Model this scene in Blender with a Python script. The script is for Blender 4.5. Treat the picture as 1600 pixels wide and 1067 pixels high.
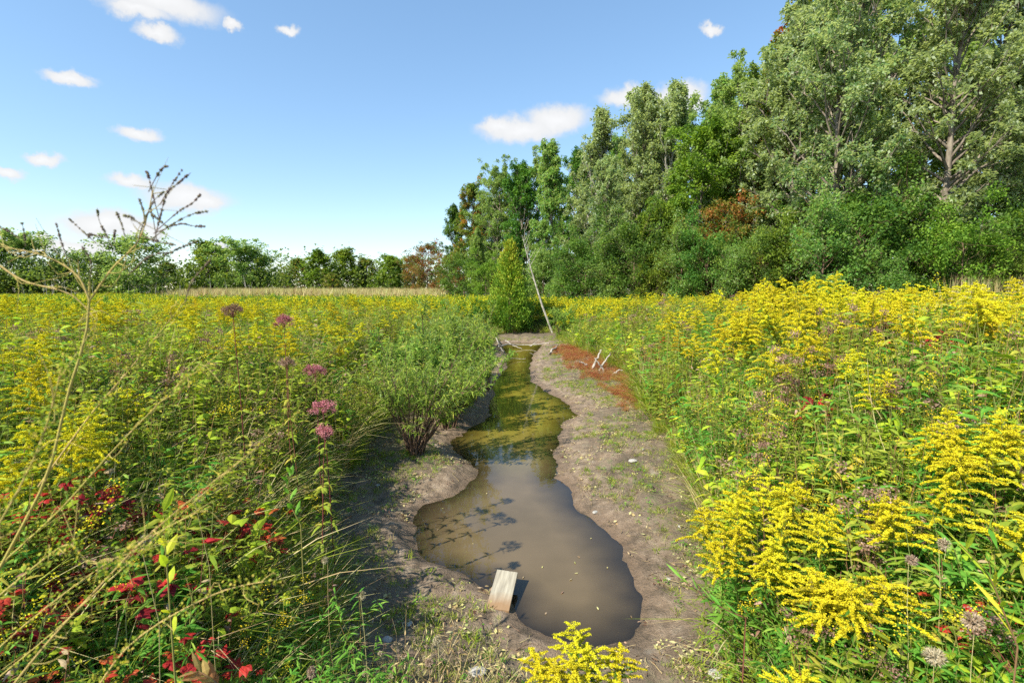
import bpy, math, random
import numpy as np
from mathutils import Vector
for o in list(bpy.data.objects): bpy.data.objects.remove(o)
SC = bpy.context.scene
COL = SC.collection
R = math.radians
rng = np.random.default_rng(7)
# ------------------------------------------------------------------ camera
FP, EYE, HORIZON = 800.0, 2.9, 450.0
PITCH = math.atan((533.5 - HORIZON) / FP)
cam = bpy.data.cameras.new('camera'); camo = bpy.data.objects.new('camera', cam); COL.objects.link(camo)
cam.sensor_width = 36; cam.lens = 18.0; cam.clip_end = 2000; cam.clip_start = 0.05
camo.location = (0, 0, EYE); camo.rotation_euler = (math.pi/2 - PITCH, 0, 0)
cam.dof.use_dof = True; cam.dof.focus_distance = 7.0; cam.dof.aperture_fstop = 5.0
SC.camera = camo
CP, SP = math.cos(PITCH), math.sin(PITCH)
def ray(u, v):
    a = (u - 800.0)/FP; b = (533.5 - v)/FP
    return np.array([a, CP + b*SP, -SP + b*CP])
def at(u, v, Y=None, z=None):
    d = ray(u, v)
    t = Y/d[1] if Y is not None else (z - EYE)/d[2]
    return np.array([0, 0, EYE]) + d*t
# ------------------------------------------------------------------ sky, clouds, sun, exposure
SUN_EL = 43.0
SUN_AZ = 232.0            # bearing from +Y clockwise towards +X: behind the camera, to the left
world = bpy.data.worlds.new("World"); SC.world = world; world.use_nodes = True
nt = world.node_tree; nt.nodes.clear(); N = nt.nodes.new; Lk = nt.links.new
outw = N('ShaderNodeOutputWorld'); bg = N('ShaderNodeBackground'); bg.inputs[1].default_value = 0.14
Lk(bg.outputs[0], outw.inputs[0])
sky = N('ShaderNodeTexSky'); sky.sky_type = 'NISHITA'; sky.sun_disc = False
sky.sun_elevation = R(SUN_EL); sky.sun_rotation = R(SUN_AZ)
sky.air_density = 1.0; sky.dust_density = 0.2; sky.ozone_density = 3.0; sky.altitude = 200
hsv = N('ShaderNodeHueSaturation'); hsv.inputs['Hue'].default_value = .498; hsv.inputs['Saturation'].default_value = 1.2; hsv.inputs['Value'].default_value = .86; hsv.inputs['Value'].default_value = 1.0
gm = N('ShaderNodeGamma'); gm.inputs[1].default_value = .72; Lk(sky.outputs[0], gm.inputs[0]); Lk(gm.outputs[0], hsv.inputs['Color'])
tc = N('ShaderNodeTexCoord')
nz = N('ShaderNodeTexNoise'); nz.inputs['Scale'].default_value = 17; nz.inputs['Detail'].default_value = 9; nz.inputs['Roughness'].default_value = .64
Lk(tc.outputs['Generated'], nz.inputs['Vector'])
nsub = N('ShaderNodeVectorMath'); nsub.operation = 'SUBTRACT'; nsub.inputs[1].default_value = (.5, .5, .5); Lk(nz.outputs['Color'], nsub.inputs[0])
nsc = N('ShaderNodeVectorMath'); nsc.operation = 'SCALE'; nsc.inputs['Scale'].default_value = .05; Lk(nsub.outputs[0], nsc.inputs[0])
nadd = N('ShaderNodeVectorMath'); nadd.operation = 'ADD'; Lk(tc.outputs['Generated'], nadd.inputs[0]); Lk(nsc.outputs[0], nadd.inputs[1])
CLOUDS = [(240,-2,95,26),(215,18,46,14),(247,56,34,12),(815,202,92,24),(870,188,66,26),(780,198,50,15),(1050,152,60,24),(985,152,60,17),(1075,165,30,22),(295,308,70,24),
          (325,312,34,18),(165,352,72,26),(215,362,60,20),(207,285,36,13),(215,210,34,13),(65,248,24,10),(5,268,22,10),(362,37,13,8),(452,47,17,9),(1110,43,18,8),
          (50,378,46,12),(340,388,36,12),(110,385,80,14),(110,125,36,12)]
prev = None
for (cu, cv, ru, rv) in CLOUDS:
    d = ray(cu, cv); d = d/np.linalg.norm(d)
    m = N('ShaderNodeMapping'); m.vector_type = 'TEXTURE'
    m.inputs['Location'].default_value = d
    m.inputs['Rotation'].default_value = (0, 0, -math.atan2(d[0], d[1]))
    k = float(d[1])/FP if False else 1.0/FP
    m.inputs['Scale'].default_value = (ru*k, .5, rv*k)
    g = N('ShaderNodeTexGradient'); g.gradient_type = 'SPHERICAL'
    Lk(nadd.outputs[0], m.inputs['Vector']); Lk(m.outputs[0], g.inputs[0])
    if prev is None: prev = g.outputs['Fac']
    else:
        mx = N('ShaderNodeMath'); mx.operation = 'MAXIMUM'; Lk(prev, mx.inputs[0]); Lk(g.outputs['Fac'], mx.inputs[1]); prev = mx.outputs[0]
mr = N('ShaderNodeMapRange'); mr.interpolation_type = 'SMOOTHSTEP'; mr.inputs[1].default_value = .08; mr.inputs[2].default_value = .62; mr.inputs[4].default_value = .95; Lk(prev, mr.inputs[0])
cm = N('ShaderNodeMix'); cm.data_type = 'RGBA'; Lk(mr.outputs[0], cm.inputs[0]); Lk(hsv.outputs[0], cm.inputs[6]); crp = N('ShaderNodeMapRange'); crp.inputs[1].default_value = .3; crp.inputs[2].default_value = .95; crp.inputs[3].default_value = 2.4; crp.inputs[4].default_value = 2.8; Lk(prev, crp.inputs[0]); ccl = N('ShaderNodeCombineColor'); [Lk(crp.outputs[0], ccl.inputs[k_]) for k_ in range(3)]; Lk(ccl.outputs[0], cm.inputs[7])
Lk(cm.outputs[2], bg.inputs[0])
sl = bpy.data.lights.new('sun', 'SUN'); sl.energy = 3.7; sl.angle = R(.5); sl.color = (1, .94, .80)
so = bpy.data.objects.new('sun', sl); COL.objects.link(so)
tosun = Vector((math.sin(R(SUN_AZ))*math.cos(R(SUN_EL)), math.cos(R(SUN_AZ))*math.cos(R(SUN_EL)), math.sin(R(SUN_EL))))
so.rotation_euler = tosun.to_track_quat('Z', 'Y').to_euler(); so.location = (-20, -20, 30)
vs = SC.view_settings; vs.view_transform = 'Standard'; vs.look = 'None'; vs.exposure = 1.34; vs.gamma = 1
SC.cycles.max_bounces = 6; SC.cycles.diffuse_bounces = 3; SC.cycles.glossy_bounces = 3; SC.cycles.transparent_max_bounces = 8
SC.cycles.transmission_bounces = 3; SC.cycles.caustics_reflective = False; SC.cycles.caustics_refractive = False
SC.cycles.use_denoising = False

# ------------------------------------------------------------------ materials
def mat(name):
    m = bpy.data.materials.new(name); m.use_nodes = True
    m.node_tree.nodes.clear()
    return m, m.node_tree
def ramp(t, stops, inter='LINEAR'):
    r = t.nodes.new('ShaderNodeValToRGB'); r.color_ramp.interpolation = inter
    e = r.color_ramp.elements
    while len(e) < len(stops): e.new(.5)
    for i, (p, c) in enumerate(stops):
        e[i].position = p; e[i].color = (*c, 1)
    return r
def leafmat(name, cols, back=None, transl=.42, rough=.55, vary=.35, spec=.14, huev=.03):
    m, t = mat(name); n = t.nodes.new; l = t.links.new
    out = n('ShaderNodeOutputMaterial')
    at_ = n('ShaderNodeAttribute'); at_.attribute_name = 'tint'
    k = len(cols)
    rp = ramp(t, [(i/(k-1) if k > 1 else 0, c) for i, c in enumerate(cols)])
    oi = n('ShaderNodeObjectInfo')
    ma = n('ShaderNodeMath'); ma.operation = 'MULTIPLY_ADD'; l(oi.outputs['Random'], ma.inputs[0]); ma.inputs[1].default_value = vary; ma.inputs[2].default_value = -vary/2
    ad = n('ShaderNodeMath'); ad.operation = 'ADD'; ad.use_clamp = True; l(at_.outputs['Fac'], ad.inputs[0]); l(ma.outputs[0], ad.inputs[1])
    l(ad.outputs[0], rp.inputs[0])
    col = rp.outputs[0]
    h = n('ShaderNodeHueSaturation'); l(col, h.inputs['Color'])
    mh = n('ShaderNodeMapRange'); l(oi.outputs['Random'], mh.inputs[0]); mh.inputs[3].default_value = .5-huev; mh.inputs[4].default_value = .5+huev
    l(mh.outputs[0], h.inputs['Hue']); col = h.outputs[0]
    if back:
        ge = n('ShaderNodeNewGeometry'); mx = n('ShaderNodeMix'); mx.data_type = 'RGBA'
        l(ge.outputs['Backfacing'], mx.inputs[0]); l(col, mx.inputs[6]); mx.inputs[7].default_value = (*back, 1); col = mx.outputs[2]
    p = n('ShaderNodeBsdfPrincipled'); l(col, p.inputs['Base Color']); p.inputs['Roughness'].default_value = rough; p.inputs['Specular IOR Level'].default_value = spec
    if transl > 0:
        tr = n('ShaderNodeBsdfTranslucent'); g = n('ShaderNodeMix'); g.data_type = 'RGBA'; g.blend_type = 'MULTIPLY'; g.inputs[0].default_value = 1
        l(col, g.inputs[6]); g.inputs[7].default_value = (1.5, 1.5, .7, 1); l(g.outputs[2], tr.inputs[0])
        ms = n('ShaderNodeMixShader'); ms.inputs[0].default_value = transl; l(p.outputs[0], ms.inputs[1]); l(tr.outputs[0], ms.inputs[2]); l(ms.outputs[0], out.inputs[0])
    else: l(p.outputs[0], out.inputs[0])
    return m
def barkmat(name, c1, c2, scale=8, rough=.85):
    m, t = mat(name); n = t.nodes.new; l = t.links.new
    out = n('ShaderNodeOutputMaterial'); p = n('ShaderNodeBsdfPrincipled'); l(p.outputs[0], out.inputs[0])
    tcx = n('ShaderNodeTexCoord'); mp = n('ShaderNodeMapping'); mp.inputs['Scale'].default_value = (1, 1, .3); l(tcx.outputs['Object'], mp.inputs[0])
    z = n('ShaderNodeTexNoise'); z.inputs['Scale'].default_value = scale; z.inputs['Detail'].default_value = 6; l(mp.outputs[0], z.inputs[0])
    rp = ramp(t, [(.35, c1), (.65, c2)]); l(z.outputs[0], rp.inputs[0]); l(rp.outputs[0], p.inputs['Base Color'])
    p.inputs['Roughness'].default_value = rough
    b = n('ShaderNodeBump'); b.inputs['Strength'].default_value = .5; b.inputs['Distance'].default_value = .03; l(z.outputs[0], b.inputs['Height']); l(b.outputs[0], p.inputs['Normal'])
    return m
M = {}
M['gold'] = leafmat('goldenrod_flower', [(.28,.25,.02),(.54,.47,.012),(.66,.60,.02),(.72,.68,.05)], transl=.25, rough=.8, vary=.2, spec=.1, huev=.008)
M['goldold'] = leafmat('goldenrod_flower_budding', [(.36,.30,.02),(.60,.48,.02),(.72,.60,.03)], transl=.25, rough=.8, vary=.3, spec=.1, huev=.015)
M['gleaf'] = leafmat('goldenrod_leaf', [(.055,.13,.02),(.11,.22,.03),(.21,.32,.045),(.36,.38,.06)], vary=.4)
M['lush'] = leafmat('lush_leaf', [(.05,.16,.02),(.10,.27,.03),(.18,.38,.05),(.30,.44,.07)], vary=.3, huev=.015)
M['olive'] = leafmat('olive_leaf', [(.09,.14,.016),(.19,.27,.028),(.34,.40,.045),(.50,.38,.07)], vary=.5, huev=.02)
M['lime'] = leafmat('yellow_green_leaf', [(.16,.27,.02),(.31,.44,.03),(.48,.54,.04),(.62,.50,.05)], vary=.4, huev=.015)
M['red'] = leafmat('creeper_leaf', [(.10,.008,.008),(.25,.015,.015),(.42,.035,.025),(.50,.12,.03)], vary=.4, transl=.25, huev=.006)
M['rust'] = leafmat('rusty_leaf', [(.20,.07,.035),(.34,.12,.055),(.44,.20,.09),(.38,.30,.10)], vary=.3)
M['brownleaf'] = leafmat('withered_leaf', [(.10,.05,.03),(.20,.12,.07),(.36,.26,.16),(.45,.30,.22)], vary=.4, transl=.2)
M['grass'] = leafmat('grass_blade', [(.11,.18,.015),(.22,.31,.025),(.38,.43,.05),(.52,.48,.12)], vary=.4, huev=.015)
M['straw'] = leafmat('dry_grass_blade', [(.30,.22,.09),(.46,.37,.17),(.58,.50,.27),(.44,.44,.14)], vary=.3, transl=.2)
M['stem'] = leafmat('green_stem', [(.12,.16,.04),(.22,.22,.06),(.25,.14,.06)], transl=0, vary=.4)
M['redstem'] = leafmat('reddish_stem', [(.12,.04,.03),(.20,.08,.05),(.25,.14,.08)], transl=0, vary=.4)
M['pink'] = leafmat('dusty_pink_flower', [(.22,.07,.08),(.42,.14,.17),(.56,.25,.28)], transl=.2, rough=.9, vary=.4, huev=.01)
M['fluff'] = leafmat('seed_fluff', [(.22,.16,.10),(.36,.28,.19),(.48,.40,.30)], transl=.2, rough=1, vary=.2)
M['drypink'] = leafmat('faded_flower_head', [(.15,.085,.06),(.28,.17,.12),(.42,.29,.22)], transl=.2, rough=1, vary=.3, huev=.01)
M['palestem'] = leafmat('pale_yellow_stem', [(.30,.30,.06),(.44,.40,.10),(.50,.38,.14)], transl=0, vary=.1)
M['seed'] = leafmat('seed_bead', [(.09,.06,.05),(.17,.12,.08),(.20,.20,.08)], transl=.1, vary=.1)
M['willow'] = leafmat('willow_leaf', [(.09,.19,.025),(.18,.31,.04),(.31,.42,.07),(.48,.46,.09)], back=(.26,.36,.12), vary=.3)
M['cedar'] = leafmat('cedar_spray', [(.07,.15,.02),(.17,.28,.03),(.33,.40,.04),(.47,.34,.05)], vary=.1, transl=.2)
M['silver'] = leafmat('silver_leaf', [(.09,.15,.045),(.16,.24,.08),(.28,.36,.15)], back=(.42,.49,.32), vary=.2)
M['maple'] = leafmat('maple_leaf', [(.07,.15,.028),(.16,.28,.045),(.29,.40,.075)], back=(.32,.42,.19), vary=.2)
M['freshgreen'] = leafmat('fresh_green_leaf', [(.08,.15,.02),(.19,.29,.035),(.33,.41,.055)], vary=.2)  # the leaf's own fresh green, a little yellower than the maple
M['oliveT'] = leafmat('olive_crown_leaf', [(.08,.13,.025),(.17,.24,.04),(.28,.26,.06),(.40,.13,.05)], vary=.2)
M['darkT'] = leafmat('dark_crown_leaf', [(.055,.12,.024),(.12,.21,.038),(.23,.33,.06)], vary=.3)
M['oliveM'] = leafmat('scrub_leaf', [(.06,.12,.025),(.12,.20,.035),(.20,.27,.05)], vary=.2)
M['autumn'] = leafmat('autumn_crown_leaf', [(.09,.13,.03),(.22,.18,.04),(.36,.13,.05),(.34,.06,.04)], vary=.2)
M['bark'] = barkmat('grey_bark', (.11,.085,.065), (.26,.22,.17))
M['palebark'] = barkmat('pale_bark', (.16,.14,.11), (.50,.46,.39), 22)
M['brownbark'] = barkmat('brown_bark', (.10,.055,.035), (.22,.14,.09), 14)
M['driftwood'] = barkmat('weathered_wood', (.22,.19,.16), (.45,.41,.36), 20)

# ------------------------------------------------------------------ geometry collector
class Geo:
    def __init__(s): s.V=[]; s.Q=[]; s.T=[]; s.qm=[]; s.tm=[]; s.tint=[]; s.n=0
    def add(s, V, Q=None, T=None, mi=0, tint=.5):
        V = np.asarray(V, float).reshape(-1, 3); s.V.append(V)
        s.tint.append(np.broadcast_to(np.asarray(tint, float), (len(V),)).copy() if np.ndim(tint) == 0 else np.asarray(tint, float))
        if Q is not None and len(Q): s.Q.append(np.asarray(Q)+s.n); s.qm.append(np.full(len(Q), mi))
        if T is not None and len(T): s.T.append(np.asarray(T)+s.n); s.tm.append(np.full(len(T), mi))
        s.n += len(V)
    def merge(s, g, mi=None, f=None):
        V = np.concatenate(g.V) if g.V else np.zeros((0,3))
        if f is not None: V = f(V)
        s.V.append(V); s.tint.append(np.concatenate(g.tint))
        if g.Q: q = np.concatenate(g.Q); s.Q.append(q+s.n); s.qm.append(np.concatenate(g.qm) if mi is None else np.full(len(q), mi))
        if g.T: q = np.concatenate(g.T); s.T.append(q+s.n); s.tm.append(np.concatenate(g.tm) if mi is None else np.full(len(q), mi))
        s.n += len(V)
def to_mesh(name, g, mats, smooth=False, extra=None):
    V = np.concatenate(g.V)
    Q = np.concatenate(g.Q) if g.Q else np.zeros((0,4), int); T = np.concatenate(g.T) if g.T else np.zeros((0,3), int)
    me = bpy.data.meshes.new(name)
    me.vertices.add(len(V)); me.vertices.foreach_set('co', V.astype(np.float32).ravel())
    lv = np.concatenate([Q.ravel(), T.ravel()]).astype(np.int32)
    me.loops.add(len(lv)); me.loops.foreach_set('vertex_index', lv)
    ls = np.concatenate([np.arange(len(Q))*4, len(Q)*4 + np.arange(len(T))*3]).astype(np.int32)
    me.polygons.add(len(ls)); me.polygons.foreach_set('loop_start', ls)
    mi = np.concatenate([*(g.qm or []), *(g.tm or [])]).astype(np.int32) if (g.qm or g.tm) else np.zeros(0, np.int32)
    for m in mats: me.materials.append(M[m] if isinstance(m, str) else m)
    me.polygons.foreach_set('material_index', mi)
    me.polygons.foreach_set('use_smooth', np.full(len(ls), smooth))
    a = me.attributes.new('tint', 'FLOAT', 'POINT'); a.data.foreach_set('value', np.concatenate(g.tint).astype(np.float32))
    me.update(calc_edges=True)
    return me
def link(name, me, parent=None):
    o = bpy.data.objects.new(name, me); COL.objects.link(o)
    if parent is not None: o.parent = parent
    return o
def tag(o, label=None, cat=None, group=None, kind=None):
    if label: o['label'] = label
    if cat: o['category'] = cat
    if group: o['group'] = group
    if kind: o['kind'] = kind
    return o
def empty(name, loc, rz=0):
    o = bpy.data.objects.new(name, None); COL.objects.link(o); o.location = loc; o.rotation_euler = (0, 0, rz); o.empty_display_size = .2
    return o
def nrm(a): return a/np.maximum(np.linalg.norm(a, axis=-1, keepdims=True), 1e-9)
def leaves(G, P, D, L, W, mi=0, tint=None, droop=.2, seg=1, r=rng, upw=1.0):
    n = len(P); D = nrm(D); up = nrm(np.array([0,0,1.])*upw + r.normal(0, .45, (n,3)))
    S = nrm(np.cross(D, up)); L = np.broadcast_to(L, (n,))[:,None]; W = np.broadcast_to(W, (n,))[:,None]/2
    Z = np.array([0,0,-1.])
    if tint is None: tint = r.random(n)
    def c(t): return P + D*L*t + Z*L*droop*t*t
    if seg == 1:
        V = np.stack([P, c(.42)+S*W, c(1), c(.42)-S*W], 1).reshape(-1,3)
        G.add(V, Q=np.arange(n*4).reshape(-1,4), mi=mi, tint=np.repeat(tint, 4))
    else:
        nn = nrm(np.cross(S, D)); f = -.25
        V = np.stack([P, c(.3)+S*W*.9, c(.3)-nn*W*f, c(.3)-S*W*.9, c(.65)+S*W*.75, c(.65)-nn*W*f, c(.65)-S*W*.75, c(1)], 1).reshape(-1,3)
        b = (np.arange(n)*8)[:,None]
        T = np.concatenate([b+[0,1,2], b+[0,2,3], b+[4,7,5], b+[5,7,6]]); Q = np.concatenate([b+[1,4,5,2], b+[2,5,6,3]])
        G.add(V, Q=Q, T=T, mi=mi, tint=np.repeat(tint, 8))
def blades(G, P, az, L, W, lean, mi=0, tint=None, r=rng):
    n = len(P); D = np.stack([np.cos(az), np.sin(az), np.zeros(n)], 1); S = np.stack([-np.sin(az+.6), np.cos(az+.6), np.zeros(n)], 1)
    L = np.broadcast_to(L, (n,))[:,None]; W = np.broadcast_to(W, (n,))[:,None]/2; lean = np.broadcast_to(lean, (n,))[:,None]
    if tint is None: tint = r.random(n)
    def c(t): return P + np.array([0,0,1.])*L*(t - .45*lean*t*t) + D*L*lean*(t*t)
    rows = [c(0)-S*W*.7, c(0)+S*W*.7, c(.4)-S*W, c(.4)+S*W, c(.75)-S*W*.7, c(.75)+S*W*.7, c(1)]
    V = np.stack(rows, 1).reshape(-1,3); b = (np.arange(n)*7)[:,None]
    G.add(V, Q=np.concatenate([b+[0,1,3,2], b+[2,3,5,4]]), T=b+[4,5,6], mi=mi, tint=np.repeat(tint, 7))
def tube(G, P, rad, sides=5, mi=0, tint=.5, cap=True):
    P = np.asarray(P, float); n = len(P); rad = np.broadcast_to(rad, (n,))
    T = nrm(np.gradient(P, axis=0)); a = np.array([0,0,1.]) if abs(T[0][2]) < .9 else np.array([1.,0,0])
    U = nrm(np.cross(T, a)); W = np.cross(T, U); th = np.arange(sides)*2*math.pi/sides
    V = (P[:,None] + rad[:,None,None]*(U[:,None]*np.cos(th)[:,None] + W[:,None]*np.sin(th)[:,None])).reshape(-1,3)
    i = np.arange(n-1)[:,None]*sides; j = np.arange(sides)[None]; k = (j+1) % sides
    Q = np.stack([i+j, i+k, i+sides+k, i+sides+j], -1).reshape(-1,4)
    G.add(V, Q=Q, mi=mi, tint=tint)
def curve(p0, d, L, n=5, bend=(0,0,0), wob=0, r=rng):
    t = np.linspace(0, 1, n)[:,None]; w = r.normal(0, wob*L, (n,3)); w[0] = 0
    return np.asarray(p0) + np.asarray(d)*L*t + np.asarray(bend)*L*t*t + w*t
def specks(G, P, s, mi=0, tint=None, r=rng):      # tiny florets: one randomly turned quad each
    n = len(P); A = nrm(r.normal(0,1,(n,3))); B = nrm(np.cross(A, r.normal(0,1,(n,3)))); s = np.broadcast_to(s, (n,))[:,None]/2
    if tint is None: tint = r.random(n)
    V = np.stack([P-A*s, P+B*s, P+A*s, P-B*s], 1).reshape(-1,3)
    G.add(V, Q=np.arange(n*4).reshape(-1,4), mi=mi, tint=np.repeat(tint, 4))
def inst_stuff(name, protos, mats, pts, rot, scl, var, label, cat):
    """one object: its mesh holds the small plant shapes and one loose vertex for each plant; nodes set the shapes on the vertices"""
    g = Geo(); vid = []; isp = []
    for k, p in enumerate(protos):
        n0 = g.n; g.merge(p); vid += [k]*(g.n-n0); isp += [0]*(g.n-n0)
    n0 = g.n; g.add(pts); vid = np.concatenate([vid, var]); isp = np.concatenate([isp, np.ones(len(pts))])
    me = to_mesh(name, g, mats)
    def at_(nm, ty, dom, arr, key):
        a = me.attributes.new(nm, ty, dom); a.data.foreach_set(key, np.ascontiguousarray(arr))
    at_('vid', 'INT', 'POINT', vid.astype(np.int32), 'value'); at_('isp', 'INT', 'POINT', isp.astype(np.int32), 'value')
    rr = np.zeros((g.n, 3), np.float32); rr[n0:] = rot; ss = np.ones((g.n, 3), np.float32); ss[n0:] = scl
    at_('rot', 'FLOAT_VECTOR', 'POINT', rr.ravel(), 'vector'); at_('scl', 'FLOAT_VECTOR', 'POINT', ss.ravel(), 'vector')
    o = link(name, me); tag(o, label, cat, kind='stuff')
    ng = bpy.data.node_groups.new(name+'_nodes', 'GeometryNodeTree')
    ng.interface.new_socket('Geometry', in_out='INPUT', socket_type='NodeSocketGeometry'); ng.interface.new_socket('Geometry', in_out='OUTPUT', socket_type='NodeSocketGeometry')
    n = ng.nodes.new; l = ng.links.new; gi = n('NodeGroupInput'); go = n('NodeGroupOutput'); jn = n('GeometryNodeJoinGeometry'); l(jn.outputs[0], go.inputs[0])
    def na(nm, dt):
        x = n('GeometryNodeInputNamedAttribute'); x.data_type = dt; x.inputs[0].default_value = nm; return x.outputs[0]
    V_, I_ = na('vid', 'INT'), na('isp', 'INT'); Rv, Sv = na('rot', 'FLOAT_VECTOR'), na('scl', 'FLOAT_VECTOR')
    er = n('FunctionNodeEulerToRotation'); l(Rv, er.inputs[0])
    cb = n('ShaderNodeMath'); cb.operation = 'MULTIPLY_ADD'; l(V_, cb.inputs[0]); cb.inputs[1].default_value = 2; l(I_, cb.inputs[2])
    def sel(v):
        c = n('FunctionNodeCompare'); c.data_type = 'FLOAT'; c.operation = 'EQUAL'; l(cb.outputs[0], c.inputs[0]); c.inputs[1].default_value = v; c.inputs['Epsilon'].default_value = .1
        s = n('GeometryNodeSeparateGeometry'); s.domain = 'POINT'; l(gi.outputs[0], s.inputs[0]); l(c.outputs[0], s.inputs[1]); return s.outputs[0]
    for k in range(len(protos)):
        ip = n('GeometryNodeInstanceOnPoints'); l(sel(2*k+1), ip.inputs['Points']); l(sel(2*k), ip.inputs['Instance'])
        l(er.outputs[0], ip.inputs['Rotation']); l(Sv, ip.inputs['Scale']); l(ip.outputs[0], jn.inputs[0])
    md = o.modifiers.new('scatter', 'NODES'); md.node_group = ng
    return o

# ------------------------------------------------------------------ stream outline and ground height
def g2(lst): return np.array([at(u, v, z=0)[:2] for u, v in lst])
WL = [(800,948),(765,925),(705,902),(662,872),(648,830),(660,800),(690,780),(738,757),(757,740),(745,724),(716,706),(700,690),(735,670),(765,650),(772,625),(770,600),(786,585),(794,562),(786,545),(780,536)]
WR = [(1010,952),(1003,920),(988,888),(960,850),(930,815),(897,787),(880,760),(868,722),(865,692),(878,665),(901,645),(890,630),(858,614),(832,600),(828,580),(831,560),(842,545),(850,536)]
WB = [(990,985),(950,1005),(890,1003),(840,985),(815,965)]
WATER = np.concatenate([g2(WL), g2(WR[::-1]), g2(WB)])
VL = [(470,1150),(555,1000),(492,905),(520,800),(555,740),(585,690),(610,655),(650,625),(700,600),(740,570),(762,545),(775,528)]
VR = [(1170,1150),(1150,1040),(1132,940),(1118,850),(1090,780),(1050,722),(1015,680),(1000,640),(990,605),(940,575),(900,552),(872,535),(868,528)]
CORR = np.concatenate([[[-.6,-.5],[-.6,1.7]], g2(VL)[1:], g2(VR[::-1])[:-1], [[1.3,1.6],[1.3,-.5]]])
def smooth_poly(P, it=2):
    for _ in range(it): Qn = np.roll(P, -1, 0); P = np.stack([.75*P+.25*Qn, .25*P+.75*Qn], 1).reshape(-1,2)
    return P
WATER = smooth_poly(WATER); CORR = smooth_poly(CORR, 1)
def sdist(P, poly):            # negative inside
    A = poly; B = np.roll(poly, -1, 0); best = np.full(len(P), 1e9); ins = np.zeros(len(P), bool)
    for a, b in zip(A, B):
        ab = b-a; t = np.clip(((P-a)@ab)/max(ab@ab, 1e-9), 0, 1); d = np.hypot(*(P-a-t[:,None]*ab).T); best = np.minimum(best, d)
        if a[1] != b[1]:
            c = ((a[1] > P[:,1]) != (b[1] > P[:,1])) & (P[:,0] < (b[0]-a[0])*(P[:,1]-a[1])/(b[1]-a[1])+a[0]); ins ^= c
    return np.where(ins, -best, best)
def vnoise(x, y, s, seed=0):   # value noise 0..1
    x = np.asarray(x)/s + 137.3*seed; y = np.asarray(y)/s - 71.9*seed; xi = np.floor(x).astype(np.int64); yi = np.floor(y).astype(np.int64); fx = x-xi; fy = y-yi
    fx = fx*fx*(3-2*fx); fy = fy*fy*(3-2*fy)
    def h(a, b): n = (a*374761393 + b*668265263 + seed*1442695) & 0x7fffffff; n = ((n ^ (n >> 13))*1274126177) & 0x7fffffff; return ((n ^ (n >> 16)) & 0xffff)/65535.
    return (h(xi,yi)*(1-fx)+h(xi+1,yi)*fx)*(1-fy) + (h(xi,yi+1)*(1-fx)+h(xi+1,yi+1)*fx)*fy
def sst(a, b, x): t = np.clip((x-a)/(b-a), 0, 1); return t*t*(3-2*t)
def rag(x, y): return ((vnoise(x,y,.55,51)-.5)*.20+(vnoise(x,y,.17,52)-.5)*.09+(vnoise(x,y,.07,53)-.5)*.03)*sst(40,8,y)
def fields(P):
    P = np.asarray(P, float); x, y = P[:,0], P[:,1]
    near = (np.abs(x) < 16) & (y > -3) & (y < 42)
    dw = np.full(len(P), 20.); dv = np.full(len(P), 20.)
    if near.any(): dw[near] = sdist(P[near], WATER)+rag(x[near], y[near]); dv[near] = sdist(P[near], CORR)
    return dw, dv
def ground(P, full=False):
    P = np.asarray(P, float); x, y = P[:,0], P[:,1]; dw, dv = fields(P)
    fb = .30*(1-np.exp(-np.maximum(dw, 0)/1.3)) + .03*sst(0, .2, dw)
    bed = -.40*(1-np.exp(np.minimum(dw, 0)/1.1))
    wd = 2.6
    top = .85 - .45*sst(18, 55, y)
    h = np.where(dw > 0, fb, bed) + top*sst(-.15, wd, dv)
    h += sst(3.1, .9, y)*.75*(1-sst(0, 1.5, dv)*.6)*sst(-.2, .5, dw+.4)
    n = (vnoise(x,y,1.1,1)-.5)*.15 + (vnoise(x,y,.37,2)-.5)*.085 + (vnoise(x,y,.15,3)-.5)*.045
    amp = sst(0, .35, dw)*.8 + .12
    h += n*amp + (vnoise(x,y,9,4)-.5)*.25*sst(2, 10, dv)
    h += (.024*(vnoise(x,y,.08,5)-.5) - .022*sst(.62,.8,vnoise(x,y,.2,6)))*sst(.03, .3, dw)*sst(30, 15, y)
    h = np.where(y > 38, np.maximum(h, .35), h)
    return (h, dw, dv) if full else h
def gz(x, y): return float(ground(np.array([[x, y]]))[0])
def axis(fine0, fine1, step, lo, hi, gr=1.07):
    a = list(np.arange(fine0, fine1, step)); s = step; c = a[-1]
    while c < hi: s *= gr; c += s; a.append(c)
    s = step; c = fine0; pre = []
    while c > lo: s *= gr; c -= s; pre.append(c)
    return np.array(pre[::-1]+a)
gx = axis(-3.6, 4.2, .034, -450, 450); gy = axis(1.2, 12, .038, -60, 600, 1.035)
XX, YY = np.meshgrid(gx, gy); GP = np.stack([XX.ravel(), YY.ravel()], 1)
gh, gdw, gdv = ground(GP, True)
G = Geo(); nx, ny = len(gx), len(gy); idx = np.arange(nx*ny).reshape(ny, nx)
G.add(np.column_stack([GP, gh]), Q=np.stack([idx[:-1,:-1], idx[:-1,1:], idx[1:,1:], idx[1:,:-1]], -1).reshape(-1,4))
m, t = mat('mud_and_soil'); n = t.nodes.new; l = t.links.new
out = n('ShaderNodeOutputMaterial'); p = n('ShaderNodeBsdfPrincipled'); l(p.outputs[0], out.inputs[0])
geo = n('ShaderNodeNewGeometry')
def tn(scale, det=6, rough=.6, vec=None):
    z = n('ShaderNodeTexNoise'); z.inputs['Scale'].default_value = scale; z.inputs['Detail'].default_value = det; z.inputs['Roughness'].default_value = rough; l(vec or geo.outputs['Position'], z.inputs['Vector']); return z
def att(nm): a = n('ShaderNodeAttribute'); a.attribute_name = nm; return a.outputs['Fac']
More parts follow.
